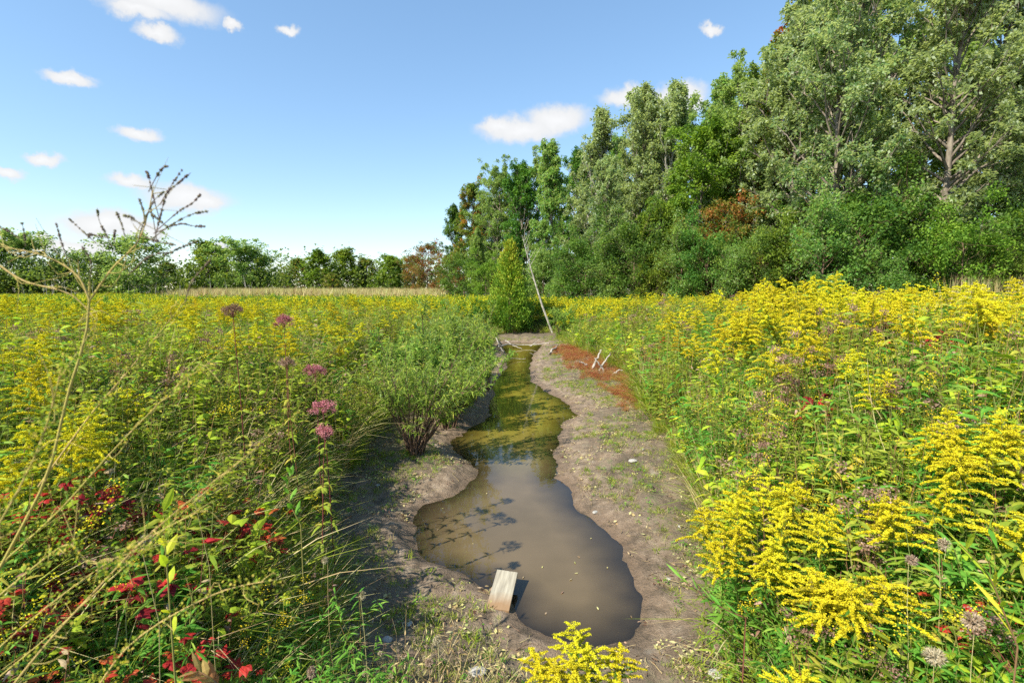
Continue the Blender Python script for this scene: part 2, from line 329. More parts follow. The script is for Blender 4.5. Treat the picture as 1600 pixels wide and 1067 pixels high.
def mixc(f, a, b, mode='MIX'):
    x = n('ShaderNodeMix'); x.data_type = 'RGBA'; x.blend_type = mode
    (l(f, x.inputs[0]) if not isinstance(f, (int, float)) else setattr(x.inputs[0], 'default_value', f))
    for s, v in ((6, a), (7, b)): (l(v, x.inputs[s]) if not isinstance(v, tuple) else setattr(x.inputs[s], 'default_value', (*v, 1)))
    return x.outputs[2]
def mrg(v, a, b, c=0, d=1):
    x = n('ShaderNodeMapRange'); l(v, x.inputs[0]); x.inputs[1].default_value = a; x.inputs[2].default_value = b; x.inputs[3].default_value = c; x.inputs[4].default_value = d; return x.outputs[0]
n1 = tn(1.3); n2 = tn(9); n3 = tn(45, 5, .7)
sand = ramp(t, [(.3, (.14,.098,.062)), (.5, (.25,.182,.125)), (.72, (.38,.30,.22))]); l(n2.outputs[0], sand.inputs[0])
soil = ramp(t, [(.3, (.06,.045,.028)), (.55, (.16,.12,.078)), (.75, (.30,.235,.16))]); l(n3.outputs[0], soil.inputs[0])
f1 = mrg(n1.outputs[0], .36, .54)
dryf = mrg(att('dw'), .25, 1.0)                       # away from the water the pale silt gives way to darker littered soil
mm = n('ShaderNodeMath'); mm.operation = 'MULTIPLY'; l(f1, mm.inputs[0]); l(dryf, mm.inputs[1])
c = mixc(mm.outputs[0], sand.outputs[0], soil.outputs[0]); n5 = tn(3.2, 8, .75); c = mixc(mrg(n5.outputs[0], .51, .64, 0, .8), c, (.07,.055,.035)); c = mixc(mrg(n5.outputs[0], .40, .30, 0, .5), c, (.46,.40,.32))
c = mixc(mrg(att('dv'), -.3, .4), c, (.11,.082,.055))
alg = n('ShaderNodeMath'); alg.operation = 'MULTIPLY'; l(mrg(n2.outputs[0], .52, .68), alg.inputs[0]); l(mrg(att('dw'), .3, .9, 0, .7), alg.inputs[1])
c = mixc(alg.outputs[0], c, (.10,.13,.035))
wet = mrg(att('dw'), .0, .30, 1.6, 0)
wn = n('ShaderNodeMath'); wn.operation = 'MULTIPLY_ADD'; l(n2.outputs[0], wn.inputs[0]); wn.inputs[1].default_value = 1.6; wn.inputs[2].default_value = -.35; 
wm = n('ShaderNodeMath'); wm.operation = 'MULTIPLY'; wm.use_clamp = True; l(wn.outputs[0], wm.inputs[0]); l(wet, wm.inputs[1])
c = mixc(wm.outputs[0], c, mixc(1.0, c, (.55,.47,.40), 'MULTIPLY'))
vo = n('ShaderNodeTexVoronoi'); vo.inputs['Scale'].default_value = 26; l(geo.outputs['Position'], vo.inputs['Vector'])
peb = mrg(vo.outputs['Distance'], .0, .10, 1, 0); pm = n('ShaderNodeMath'); pm.operation = 'MULTIPLY'; l(peb, pm.inputs[0]); l(mrg(n1.outputs[0], .5, .62), pm.inputs[1])
c = mixc(pm.outputs[0], c, (.42,.38,.33))
l(c, p.inputs['Base Color']); l(mrg(wm.outputs[0], 0, 1, .92, .45), p.inputs['Roughness'])
bp = n('ShaderNodeBump'); bp.inputs['Strength'].default_value = 1.0; bp.inputs['Distance'].default_value = .035
sm = n('ShaderNodeMath'); sm.operation = 'ADD'; l(n3.outputs[0], sm.inputs[0]); l(n2.outputs[0], sm.inputs[1]); l(sm.outputs[0], bp.inputs['Height']); l(bp.outputs[0], p.inputs['Normal'])
me = to_mesh('ground', G, [m], True)
for nm, arr in (('dw', gdw), ('dv', gdv)):
    a = me.attributes.new(nm, 'FLOAT', 'POINT'); a.data.foreach_set('value', arr.astype(np.float32))
tag(link('ground', me), kind='structure')
# water sheet, clipped by the bed; murk grows with depth
wx = np.arange(-2.2, 2.6, .07); wy = np.concatenate([np.arange(3.0, 12, .07), np.arange(12, 31, .2)])
XX, YY = np.meshgrid(wx, wy); WP = np.stack([XX.ravel(), YY.ravel()], 1); wdw = sdist(WP, WATER)+rag(WP[:,0], WP[:,1])
idx = np.arange(len(wx)*len(wy)).reshape(len(wy), len(wx)); Q = np.stack([idx[:-1,:-1], idx[:-1,1:], idx[1:,1:], idx[1:,:-1]], -1).reshape(-1,4)
Q = Q[(wdw[Q].min(1) < .12)]
G = Geo(); G.add(np.column_stack([WP, np.zeros(len(WP))]), Q=Q)
m, t = mat('muddy_water'); n = t.nodes.new; l = t.links.new
out = n('ShaderNodeOutputMaterial'); geo = n('ShaderNodeNewGeometry')
df = n('ShaderNodeBsdfDiffuse'); gl = n('ShaderNodeBsdfGlossy'); gl.inputs['Roughness'].default_value = .012; tr = n('ShaderNodeBsdfTransparent'); tr.inputs[0].default_value = (.88,.80,.66,1)
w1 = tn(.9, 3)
mc = mixc(mrg(w1.outputs[0], .35, .65), (.12,.087,.044), (.155,.112,.060)); spx = n('ShaderNodeSeparateXYZ'); l(geo.outputs['Position'], spx.inputs[0]); mc = mixc(mrg(spx.outputs[1], 7.5, 10.5, 0, .8), mc, (.22,.18,.018)); l(mc, df.inputs[0])  # upstream olive: reflection of the sunlit cedar and trees, put into the murk colour
m1 = n('ShaderNodeMixShader'); l(mrg(att('dw'), .02, -.55, .12, .97), m1.inputs[0]); l(tr.outputs[0], m1.inputs[1]); l(df.outputs[0], m1.inputs[2])
fr = n('ShaderNodeFresnel'); fr.inputs[0].default_value = 1.5
m2 = n('ShaderNodeMixShader'); l(fr.outputs[0], m2.inputs[0]); l(m1.outputs[0], m2.inputs[1]); l(gl.outputs[0], m2.inputs[2]); l(m2.outputs[0], out.inputs[0])
bp = n('ShaderNodeBump'); bp.inputs['Strength'].default_value = .06; bp.inputs['Distance'].default_value = .02; w2 = tn(5, 3); l(w2.outputs[0], bp.inputs['Height'])
l(bp.outputs[0], gl.inputs['Normal'])
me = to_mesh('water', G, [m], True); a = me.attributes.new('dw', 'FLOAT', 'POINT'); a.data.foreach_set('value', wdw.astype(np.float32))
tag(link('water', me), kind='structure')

# ------------------------------------------------------------------ trees
def profile(kind, t):       # crown radius share at height share t (0 crown base .. 1 top)
    if kind == 'round': return math.sqrt(max(0, 1-(2*t-.95)**2))*.95+.08
    if kind == 'column': return (1-t**2.4)*.8*min(1, .45+2*t)+.12
    return (1-t)**.75*min(1, .5+2.2*t)+.06        # cone
def make_tree(seed, h, rc, base, kind, nl, leaf, nleaf, steep=.7, clump=.55, red=0):
    r = np.random.default_rng(seed); T = Geo(); C = Geo()
    tz = np.linspace(0, 1, 9); tp = np.column_stack([np.cumsum(r.normal(0, .012*h, 9))*tz, np.cumsum(r.normal(0, .012*h, 9))*tz, tz*h*.96])
    tube(T, tp, .0105*h*(1-tz)**.8+.012, 7)
    cents = []
    for i in range(nl):
        t = (i+r.random())/nl; zf = base+(1-base)*t*.97; p0 = np.array([np.interp(zf, tz, tp[:,k]) for k in range(3)])
        az = i*2.4+r.normal(0,.5); e = steep*(.55+.75*t)+r.normal(0,.15); L = rc*profile(kind, t)*r.uniform(.65, 1.15)
        L = L/max(.35, math.cos(min(e, 1.2)))*.85
        d = np.array([math.cos(az)*math.cos(e), math.sin(az)*math.cos(e), math.sin(e)])
        lp = curve(p0, d, L, 6, (0,0,r.uniform(-.12,.28)), .03, r); rb = .0055*h*(1-.7*t)
        tube(T, lp, np.linspace(rb, rb*.15, 6), 4)
        ct = r.random()
        for k in range(2): cents.append((lp[3+2*k-(k==1)*0 if 3+2*k < 6 else 5], ct, .9))
        for s in range(4):
            q = r.integers(2, 5); e2 = e+r.normal(0,.5); a2 = az+r.choice([-1,1])*r.uniform(.4,1.2); L2 = L*r.uniform(.25,.5)
            d2 = np.array([math.cos(a2)*math.cos(e2), math.sin(a2)*math.cos(e2), math.sin(e2)])
            sp = curve(lp[q], d2, L2, 4, (0,0,.1), .04, r); tube(T, sp, np.linspace(rb*.4, .006, 4), 3)
            cents.append((sp[-1], ct, 1)); cents.append((sp[2], ct, .8))
    cents.append((tp[-1]+[0,0,.2], .5, .8))
    P = []; TT = []; D = []
    w = np.array([c[2] for c in cents]); per = np.maximum(4, (nleaf*w/w.sum()*r.uniform(.4, 1.6, len(w))).astype(int))
    ctr = tp[5]
    for (c0, ct, s), k in zip(cents, per):
        rr = clump*s*r.uniform(.7, 1.3); a = r.normal(0, 1, (k,3)); a = nrm(a)*(r.random((k,1))**.5); off = a*[rr, rr, rr*.6]
        off[:,2] += .25*rr*(1-np.hypot(a[:,0], a[:,1])**2)
        up_ = r.random((k,1))**1.3; off = off*(1-.55*up_) + up_*np.array([0,0,rr*1.1*steep]); P.append(c0+off); o2 = c0-ctr; D.append(nrm(off*[1,1,.5]/rr*.8+r.normal(0,.5,(k,3))+[0,0,-.15]))
        base_t = .35+.35*(ct-.5); 
        if red and r.random() < red: base_t = .95
        TT.append(np.clip(base_t+r.normal(0,.2,k)+.17*r.normal(), 0, 1))
    P = np.concatenate(P); D = np.concatenate(D); TT = np.concatenate(TT)
    leaves(C, P, D, leaf*r.uniform(.7,1.25,len(P)), leaf*.68, tint=TT, droop=.25, r=r)
    return T, C
TREES = {}
def proto(key, lm, bark, *a, **k):
    T, C = make_tree(*a, **k); TREES[key] = (to_mesh('trunk', T, [bark], True), to_mesh('crown', C, [lm]), a[1])
proto('silverA', 'silver', 'bark', 11, 19, 3.8, .16, 'column', 74, .19, 46000, .85, .42)
proto('silverB', 'silver', 'bark', 12, 20, 4.2, .14, 'column', 80, .19, 50000, .9, .45)
proto('poplarA', 'silver', 'palebark', 13, 17, 2.9, .14, 'cone', 78, .19, 34000, 1.0, .34)
proto('poplarB', 'silver', 'bark', 14, 16, 2.8, .12, 'column', 72, .19, 32000, 1.0, .36)
proto('mapleA', 'maple', 'bark', 15, 17, 3.6, .12, 'round', 70, .20, 38000, .8, .42)
proto('mapleB', 'maple', 'bark', 16, 16, 3.0, .10, 'cone', 70, .20, 34000, .95, .36)
proto('greenA', 'freshgreen', 'bark', 17, 13, 3.0, .10, 'round', 44, .21, 24000, .6)
proto('oliveA', 'oliveT', 'bark', 18, 15, 3.2, .10, 'column', 66, .20, 30000, .85, .38, red=.12)
proto('darkA', 'darkT', 'bark', 19, 15, 2.9, .08, 'column', 66, .20, 30000, .95, .38)
proto('autumnA', 'autumn', 'bark', 20, 8, 2.6, .10, 'round', 34, .17, 10000, .5)
proto('farA', 'maple', 'bark', 21, 9, 3.4, .0, 'round', 44, .30, 8500, .7, .6)
proto('farB', 'freshgreen', 'bark', 22, 9, 3.0, .0, 'cone', 44, .30, 7500, .85, .5)
proto('farC', 'oliveT', 'bark', 23, 9, 3.0, .0, 'column', 44, .28, 7500, .8, .5)
proto('shrubA', 'darkT', 'brownbark', 24, 3.6, 2.0, .03, 'round', 34, .10, 13000, .6, .42)
proto('shrubB', 'freshgreen', 'brownbark', 25, 3.4, 1.9, .03, 'round', 34, .10, 12000, .6, .42)
proto('shrubC', 'maple', 'brownbark', 26, 4.2, 2.0, .03, 'column', 36, .10, 13000, .7, .42)
used = {}
def place_tree(name, key, u, Y, topv, label, group=None, cat='tree', zrot=None, h=None, wide=1):
    tr_, cr_, hp = TREES[key]
    x = (u-800)/FP*Y/CP*1.0; x = at(u, 450, Y)[0]; z = gz(x, Y)-.05
    hh = h if h else at(u, topv, Y)[2]-z
    s = hh/(hp*1.0)
    e = empty(name, (x, Y, z), random.uniform(0, 6.28) if zrot is None else zrot); e.scale = (s*wide, s*wide, s)
    tag(e, label, cat, group)
    link('trunk', tr_, e); link('crown', cr_, e)
    return e
random.seed(5)
front = [
 ('silver_maple','silverB',1300,27,-70,'tall silver-leaved tree whose long bare pale trunk shows left of the wood\'s right end','silverleaf'),
 ('silver_maple','silverA',1460,25,-110,'tall silver-leaved tree with a forked pale trunk, second from the right frame edge',''),
 ('silver_maple','silverB',1625,25,-90,'tall silver-leaved tree cut by the right frame edge',''),
 ('silver_maple','silverA',1225,31,10,'silver-green tree with tall tip just left of the longest bare trunk',''),
 ('maple_tree','oliveA',1205,36,15,'tall olive tree with rusty red top twigs rising to the top of the photo',''),
 ('maple_tree','mapleA',1160,35,120,'green broad tree on the slope of the skyline with reddish upper leaves',''),
 ('poplar_tree','mapleB',1108,40,124,'narrow dark green tree with a feathery peak just right of the cloud',''),
 ('maple_tree','greenA',1085,35,200,'bright green mid-height tree in front of the feathery narrow peak',''),
 ('poplar_tree','poplarA',1035,42,128,'silvery poplar whose peak covers the right-hand cloud',''),
 ('poplar_tree','poplarB',985,43,142,'silvery poplar standing left of the one that covers the cloud',''),
 ('poplar_tree','poplarA',925,45,170,'silvery grey poplar at the left shoulder of the silvery group',''),
 ('poplar_tree','poplarB',955,38,250,'low silvery grey tree in front of the silvery poplars',''),
 ('maple_tree','mapleB',868,50,222,'green tree at the step where the wood drops below the large cloud',''),
 ('maple_tree','darkA',818,56,262,'dark green tree behind the leaning white dead trunk',''),
 ('maple_tree','mapleA',775,60,275,'green tree on the skyline above the yellow-green cedar',''),
 ('maple_tree','oliveA',738,65,292,'brownish olive tree near the left end of the wood',''),
 ('maple_tree','darkA',712,70,325,'last tall tree at the left end of the wood',''),
 ('autumn_tree','autumnA',645,80,400,'small russet tree left of the reddish bushy tree by the gap',''),
 ('autumn_tree','autumnA',668,76,382,'reddish bushy tree in the gap where the wood meets the far tree line',''),
 ('autumn_tree','autumnA',700,62,400,'red and yellow low tree beside the left end of the wood',''),
 ('birch_tree','greenA',1030,33,322,'bright lime green young tree in front of the silvery poplars',''),
 ('autumn_tree','autumnA',1125,31,318,'young tree with orange-red patches at the middle of the wood edge',''),
 ('maple_tree','mapleB',745,54,360,'mid green tree between the cedar and the left end of the wood',''),
]
for nm, key, u, Y, tv, lab, g_ in front: place_tree(nm, key, u, Y, tv, lab, 'trees along the front of the wood')
rb = random.Random(3)
back = [(1380,34,-40),(1530,33,-60),(1690,30,-40),(1260,38,20),(1130,44,170),(1060,50,185),(1005,52,190),(950,54,215),(900,56,240),(845,60,265),(795,66,300),(1350,42,60),(1480,42,60),(1600,42,40),(760,74,320),(1190,48,120),(1700,40,0)]
for i, (u, Y, tv) in enumerate(back):
    place_tree('maple_tree', ['mapleA','silverA','mapleB','darkA','mapleA'][i % 5], u, Y, tv, 'green tree deeper in the right-hand wood, mostly hidden behind the front row', 'trees deeper in the wood')
sh = [(1600,21),(1545,22.5),(1500,22),(1440,23),(1390,22),(1340,24),(1285,23.5),(1240,26),(1190,27),(1150,27),(1105,29),(1065,30),(1025,31),(990,33),(955,34),(915,36),(880,38),(1660,20),(1570,24),(1470,25),(1370,26),(1265,28),(1170,30),(1080,33),(1000,36),(935,38),(850,42),(760,48),(725,54)]
for i, (u, Y) in enumerate(sh):
    k = ['shrubA','shrubC','shrubB','shrubA','shrubC'][i % 5]
    place_tree('shrub', k, u, Y, 0, {'A':'dark green shrub','B':'bright green shrub','C':'tall mid green shrub'}[k[-1]]+(' deeper in' if i > 17 else '')+' at the wood edge, '+next(t_ for lim, t_ in [(800,'left of the cedar'),(870,'behind the dead white trunk'),(925,'below the silvery left shoulder'),(972,'below the left silvery poplars'),(1010,'below the middle silvery poplar'),(1050,'below the lime green young tree'),(1090,'right of the lime green tree'),(1130,'below the orange-patched young tree'),(1180,'below the red-tinged crown'),(1220,'just left of the tallest trees'),(1262,'left of the longest pale trunk'),(1320,'right under the longest pale trunk'),(1372,'right of the longest pale trunk'),(1420,'midway between the two pale trunks'),(1465,'left of the forked pale trunk'),(1520,'right under the forked pale trunk'),(1560,'near the right frame edge'),(1620,'at the right frame edge'),(9999,'outside the right frame edge')] if u < lim), 'shrubs along the foot of the wood', 'shrub', h=rb.uniform(1.9, 5.2), wide=rb.uniform(.9,1.2))
far = [(-60,95,380,'A'),(-10,90,378,'A'),(40,92,376,'A'),(95,100,404,'C'),(140,96,400,'A'),(175,100,405,'C'),(215,80,380,'A'),(262,96,408,'C'),(320,92,376,'B'),(350,96,398,'B'),(372,88,386,'A'),(402,90,400,'A'),
       (440,104,424,'B'),(470,98,402,'C'),(500,84,390,'B'),(545,90,388,'B'),(572,94,402,'C'),(606,88,398,'B'),(632,92,410,'A'),(520,80,425,'C')]
farlab = {0:'dark round tree cut by the left frame edge on the far tree line',1:'dark broad tree at the far left end of the tree line',2:'dark tree beside the leftmost trees of the far line',6:'big round-topped tree standing proud in the far left tree line, above the weed sprays',
 8:'pale-tipped pointed tree rising above the far left tree line',14:'pointed green tree above the tan reed strip on the far line',15:'tallest feathery tree in the middle of the far tree line',17:'open branched green tree near the right end of the far tree line',10:'dark rounded tree at the right end of the left far group'}
for i, (u, Y, tv, k) in enumerate(far):
    lab = farlab.get(i, {'A':'dark rounded tree merged in the far tree line','B':'mid green pointed tree merged in the far tree line','C':'olive tree merged in the far tree line'}[k])
    place_tree('deciduous_tree', 'far'+k, u, Y, tv+4, lab, 'trees along the far tree line', wide=1.55)
# low scrub mass joining the far trees (far-off wood that reads as one band)
r = np.random.default_rng(31); C = Geo()
u_ = r.uniform(-200, 700, 900); Yb = r.uniform(82, 118, 900); Xb = (u_-800)/FP*Yb/CP; hb = r.uniform(5.0, 9.0, 900)*(.8+.4*vnoise(Xb, Yb, 9, 8))
zb = ground(np.column_stack([Xb, Yb])); k = 34
cen = np.column_stack([Xb, Yb, zb+hb*.55]); P = np.repeat(cen, k, 0)+nrm(r.normal(0,1,(900*k,3)))*(r.random((900*k,1))**.4)*np.column_stack([np.full(900*k,1.7), np.full(900*k,1.7), np.repeat(hb*.55, k)])
leaves(C, P, r.normal(0,1,(len(P),3)), .5, .36, tint=np.clip(np.repeat(r.random(900), k)*.7+r.normal(0,.15,len(P))+.1,0,1), r=r)
tag(link('far_scrub', to_mesh('far_scrub', C, ['oliveM'])), 'low dark scrub filling the gaps under the far tree line', 'scrub', kind='stuff')
# forest understorey behind the shrubs
C = Geo(); nn_ = 900; u_ = r.uniform(700, 1750, nn_); Yb = np.interp(u_, [700,900,1100,1300,1750],[70,46,38,31,27])+r.uniform(0,9,nn_); Xb = (u_-800)/FP*Yb/CP
zb = ground(np.column_stack([Xb,Yb])); hb = r.uniform(.5,4.5,nn_); k = 60
cen = np.column_stack([Xb,Yb,zb+hb]); P = np.repeat(cen,k,0)+nrm(r.normal(0,1,(nn_*k,3)))*(r.random((nn_*k,1))**.4)*[.9,.9,.6]
leaves(C, P, r.normal(0,1,(len(P),3)), .24, .17, tint=np.clip(np.repeat(r.random(nn_),k)*.7+r.normal(0,.15,len(P)),0,1), r=r)
tag(link('understorey', to_mesh('understorey', C, ['darkT'])), 'dense leafy understorey filling the dim inside of the right-hand wood', 'undergrowth', kind='stuff')

# cedar
def make_cedar():
    r = np.random.default_rng(41); T = Geo(); C = Geo(); h = 5.0
    tube(T, [(0,0,0),(0,.02,2.5),(0,0,4.8)], [.11,.06,.01], 6)
    P=[]; D=[]; TT=[]
    for i in range(240):
        t = (i+r.random())/240; z = .15+t*4.75; az = i*2.39996+r.normal(0,.3); rad = 1.45*(1-t)**.8*min(1,.75+1.6*t)*r.uniform(.72,1.12)+.05
        d = np.array([math.cos(az), math.sin(az), .55]); p0 = np.array([0,0,z-.35*rad]); lp = curve(p0, d, rad, 4, (0,0,.12)); tube(T, lp, [.015,.01,.006,.003], 3)
        k = 90; tt = r.uniform(.45,1.05,k)[:,None]; q = p0+d*rad*tt+r.normal(0,.09+.05*(1-t),(k,3)); P.append(q)
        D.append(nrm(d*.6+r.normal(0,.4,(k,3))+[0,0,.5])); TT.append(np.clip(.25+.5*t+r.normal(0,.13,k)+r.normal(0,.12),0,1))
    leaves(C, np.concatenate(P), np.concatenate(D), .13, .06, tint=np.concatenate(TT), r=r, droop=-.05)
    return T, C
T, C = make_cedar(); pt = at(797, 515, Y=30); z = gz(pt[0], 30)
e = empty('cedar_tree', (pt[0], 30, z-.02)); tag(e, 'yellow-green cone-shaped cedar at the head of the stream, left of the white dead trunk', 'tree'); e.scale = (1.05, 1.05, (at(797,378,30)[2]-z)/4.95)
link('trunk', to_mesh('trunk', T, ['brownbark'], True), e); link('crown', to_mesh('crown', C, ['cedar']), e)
# leaning dead white trunk
T = Geo(); B = at(864,527,Y=29.5); B[2] = gz(B[0],29.5)-.05; path = [B, at(848,480,29.6), at(834,435,29.7), at(824,400,29.9), at(816,368,30)]
tube(T, np.array(path)-B, [.075,.062,.046,.027,.010], 6)
o = empty('dead_tree', B); tag(o, 'leaning bare white dead trunk beside the cedar at the head of the stream', 'dead tree'); link('trunk', to_mesh('trunk', T, ['palebark'], True), o)
rr_ = random.Random(2)
for i in range(9):
    t = rr_.uniform(.45, .95); q = np.array([np.interp(t, np.linspace(0,1,5), np.array(path)[:,k]) for k in range(3)])-B
    Bg = Geo(); tube(Bg, curve(q, nrm(np.array([rr_.uniform(-1,1), rr_.uniform(-.5,.5), 1.2])), rr_.uniform(.5,1.5), 4, (0,0,.2), .03), [.018,.012,.008,.004], 4)
    link('branch', to_mesh('branch', Bg, ['driftwood'], True), o)

# ------------------------------------------------------------------ willow bushes by the water
def make_willow(seed, h, nst, spread, nleaf, leafL=.075, lean=(0,0)):
    r = np.random.default_rng(seed); T = Geo(); C = Geo()
    for i in range(nst):
        az = r.uniform(0,6.28); sp = spread*r.uniform(.1,1); d = nrm(np.array([math.cos(az)*sp+lean[0], math.sin(az)*sp+lean[1], 1.])); L = h*r.uniform(.6,1.02)
        lp = curve([math.cos(az)*.12*r.random(), math.sin(az)*.12*r.random(), 0], d, L, 8, (d[0]*.25,d[1]*.25,-.08), .015, r); tube(T, lp, np.linspace(.014,.003,8), 4, tint=r.random())
        for s in range(9):
            q = r.uniform(.42,1); b = np.array([np.interp(q, np.linspace(0,1,8), lp[:,k]) for k in range(3)]); d2 = nrm(d+r.normal(0,.55,3)); L2 = h*.22*r.uniform(.5,1.2)
            tp = curve(b, d2, L2, 4, (0,0,.05), .02, r); tube(T, tp, [.004,.003,.002,.001], 3, tint=r.random())
            k = int(nleaf/(nst*9)); tt = r.uniform(.1,1,k); P = b+d2*L2*tt[:,None]
            leaves(C, P, nrm(d2*.7+r.normal(0,.6,(k,3))), leafL*r.uniform(.7,1.3,k), .021, tint=np.clip(r.normal(.45,.22,k)+(.2 if r.random()<.2 else 0),0,1), droop=.3, seg=1, r=r)
    for i in range(nst):
        az = r.uniform(0,6.28); d = nrm(np.array([math.cos(az)*.5*r.random(), math.sin(az)*.5*r.random(), 1.])); tube(T, curve([math.cos(az)*.2*r.random(), math.sin(az)*.2*r.random(), 0], d, h*r.uniform(.2,.5), 4, (0,0,0), .03, r), [.011,.008,.005,.002], 4, tint=r.random())
    return T, C
def place_willow(u, v, z0, geo_, label, rz=0, s=1):
    p_ = at(u, v, z=z0); p_[2] = gz(p_[0], p_[1])-.03; T, C = geo_
    e = empty('willow_bush', p_, rz); e.scale = (s,)*3; tag(e, label, 'shrub', 'willow bushes on the left bank')
    link('stem', T if isinstance(T, bpy.types.Mesh) else to_mesh('stem', T, ['brownbark'], True), e); link('foliage', C if isinstance(C, bpy.types.Mesh) else to_mesh('foliage', C, ['willow']), e)
    return e
def mk(*a, **k): T, C = make_willow(*a, **k); return to_mesh('stem', T, ['brownbark'], True), to_mesh('foliage', C, ['willow'])
wA = mk(51, 2.0, 30, .55, 5600, .10, (.12,.05)); wB = mk(52, 1.6, 20, .65, 5200, .10); wC = mk(53, 1.25, 14, .7, 4500, .09)
place_willow(648, 706, .22, wA, 'willow bush with many bare brown stems at its foot on the left bank')
place_willow(700, 655, .25, wB, 'willow bush leaning over the water just beyond the brown-stemmed one', 1, 1.15)
place_willow(735, 615, .3, wC, 'small willow bush at the left waterline where the pool narrows', 2, 1.25)
place_willow(680, 610, .6, wB, 'tall leafy willow bush behind the brown-stemmed one on the left bank top', 3, 1.5)
place_willow(730, 575, .5, wA, 'willow bush farthest upstream on the left bank, near the fallen branches', 4, 1.25)
place_willow(760, 592, .4, wC, 'small willow bush hanging over the narrow left shore opposite the rust-red plants', 2.5, 1.1)
place_willow(705, 625, .4, wB, 'leafy willow bush in the middle of the left bank thicket', 2.2, 1.2)
place_willow(640, 600, .8, wC, 'low willow bush inland behind the brown-stemmed one', 5, 1.5)
tag(place_willow(877, 525, .3, wC, 'small green bush at the foot of the leaning white dead trunk', 1, 1.5), group='willow bushes on the left bank')

# ------------------------------------------------------------------ herb shapes
def goldenrod(seed, H=1.4, det=2, spread=1.0, dens=1.0):
    """det 2: close, 1: middle; returns stem, foliage, flower_head"""
    r = np.random.default_rng(seed); S = Geo(); F = Geo(); Hd = Geo()
    lean = r.normal(0,.07,2); st = curve((0,0,0), (lean[0],lean[1],1), H, 7, (lean[0]*.8,lean[1]*.8,0), .006, r); sides = 4 if det == 2 else 3
    tube(S, st, np.linspace(.004,.0018,7), sides, tint=r.random())
    def on(t): return np.stack([np.interp(t, np.linspace(0,1,7), st[:,k]) for k in range(3)], -1)
    n = 70 if det == 2 else 26; t = np.linspace(.12,.86,n)+r.normal(0,.01,n); az = np.arange(n)*2.4+r.normal(0,.3,n)
    D = np.stack([np.cos(az), np.sin(az), r.uniform(.1,.9,n)], 1)
    leaves(F, on(t), D, (.12 if det == 2 else .15)*r.uniform(.7,1.2,n)*(1.15-.45*t), .020 if det == 2 else .036, tint=np.clip(.75-.55*t+r.normal(0,.15,n),0,1), droop=.55, seg=2 if det == 2 else 1, r=r)
    nb = int(19*dens) if det == 2 else 10
    for i in range(nb):
        q = .74+.25*(i/nb); b = on(np.array([q]))[0]; a = i*2.4+r.normal(0,.4); L = spread*(.20*(1-(i/nb))**.8+.035)*r.uniform(.8,1.2)
        d = np.array([math.cos(a), math.sin(a), .75]); bp_ = curve(b, d, L, 5, (0,0,-.62)); 
        if det == 2: tube(S, bp_, np.linspace(.0012,.0005,5), 3, tint=.3)
        k = int((300 if det == 2 else 46)*L/.15)+8; tt = r.uniform(.08,1,k); P = np.stack([np.interp(tt, np.linspace(0,1,5), bp_[:,c_]) for c_ in range(3)], -1)
        P = P+r.normal(0,1,(k,3))*[.007,.007,.006]*(1.1-.5*tt)[:,None]+[0,0,.006]
        specks(Hd, P, (.0092 if det == 2 else .024)*r.uniform(.6,1.3,k), tint=np.clip(r.normal(.6,.28,k)-(.5 if r.random() < .15 else 0),0,1), r=r)
    k = 60 if det == 2 else 14; tt = r.uniform(.9,1.02,k); P = on(tt)+r.normal(0,.009,(k,3)); P[:,2] += (tt-1)*.2; specks(Hd, P, .0095 if det == 2 else .022, r=r)
    return S, F, Hd
def leafy(seed, H=.9, n=60, L=.09, W=.022, br=4, seg=2, tb=.5):
    r = np.random.default_rng(seed); S = Geo(); F = Geo()
    for b in range(br):
        a = r.uniform(0,6.28); d = nrm(np.array([math.cos(a)*.28*r.random(), math.sin(a)*.28*r.random(), 1])); Lh = H*r.uniform(.65,1.05); st = curve((r.normal(0,.03),r.normal(0,.03),0), d, Lh, 5, (0,0,0), .02, r)
        tube(S, st, np.linspace(.0035,.0012,5), 3, tint=r.random()); k = n//br; t = r.uniform(.15,1,k); P = np.stack([np.interp(t, np.linspace(0,1,5), st[:,c_]) for c_ in range(3)], -1)
        az = r.uniform(0,6.28,k); D = np.stack([np.cos(az), np.sin(az), r.uniform(0,.9,k)], 1); leaves(F, P, D, L*r.uniform(.6,1.2,k), W, tint=np.clip(tb+r.normal(0,.2,k)+.1*r.normal(),0,1), droop=.4, seg=seg, r=r)
    return S, F
def tuft(seed, n=40, L=.5, W=.007, lean=.6, tb=.4, rad=.07):
    r = np.random.default_rng(seed); F = Geo(); a = r.uniform(0,6.28,n); q = rad*np.sqrt(r.random(n)); P = np.stack([np.cos(a)*q, np.sin(a)*q, np.zeros(n)], 1)
    blades(F, P, a+r.normal(0,.7,n), L*r.uniform(.5,1.1,n), W, lean*r.uniform(.2,1.2,n), tint=np.clip(tb+r.normal(0,.22,n),0,1), r=r); return F
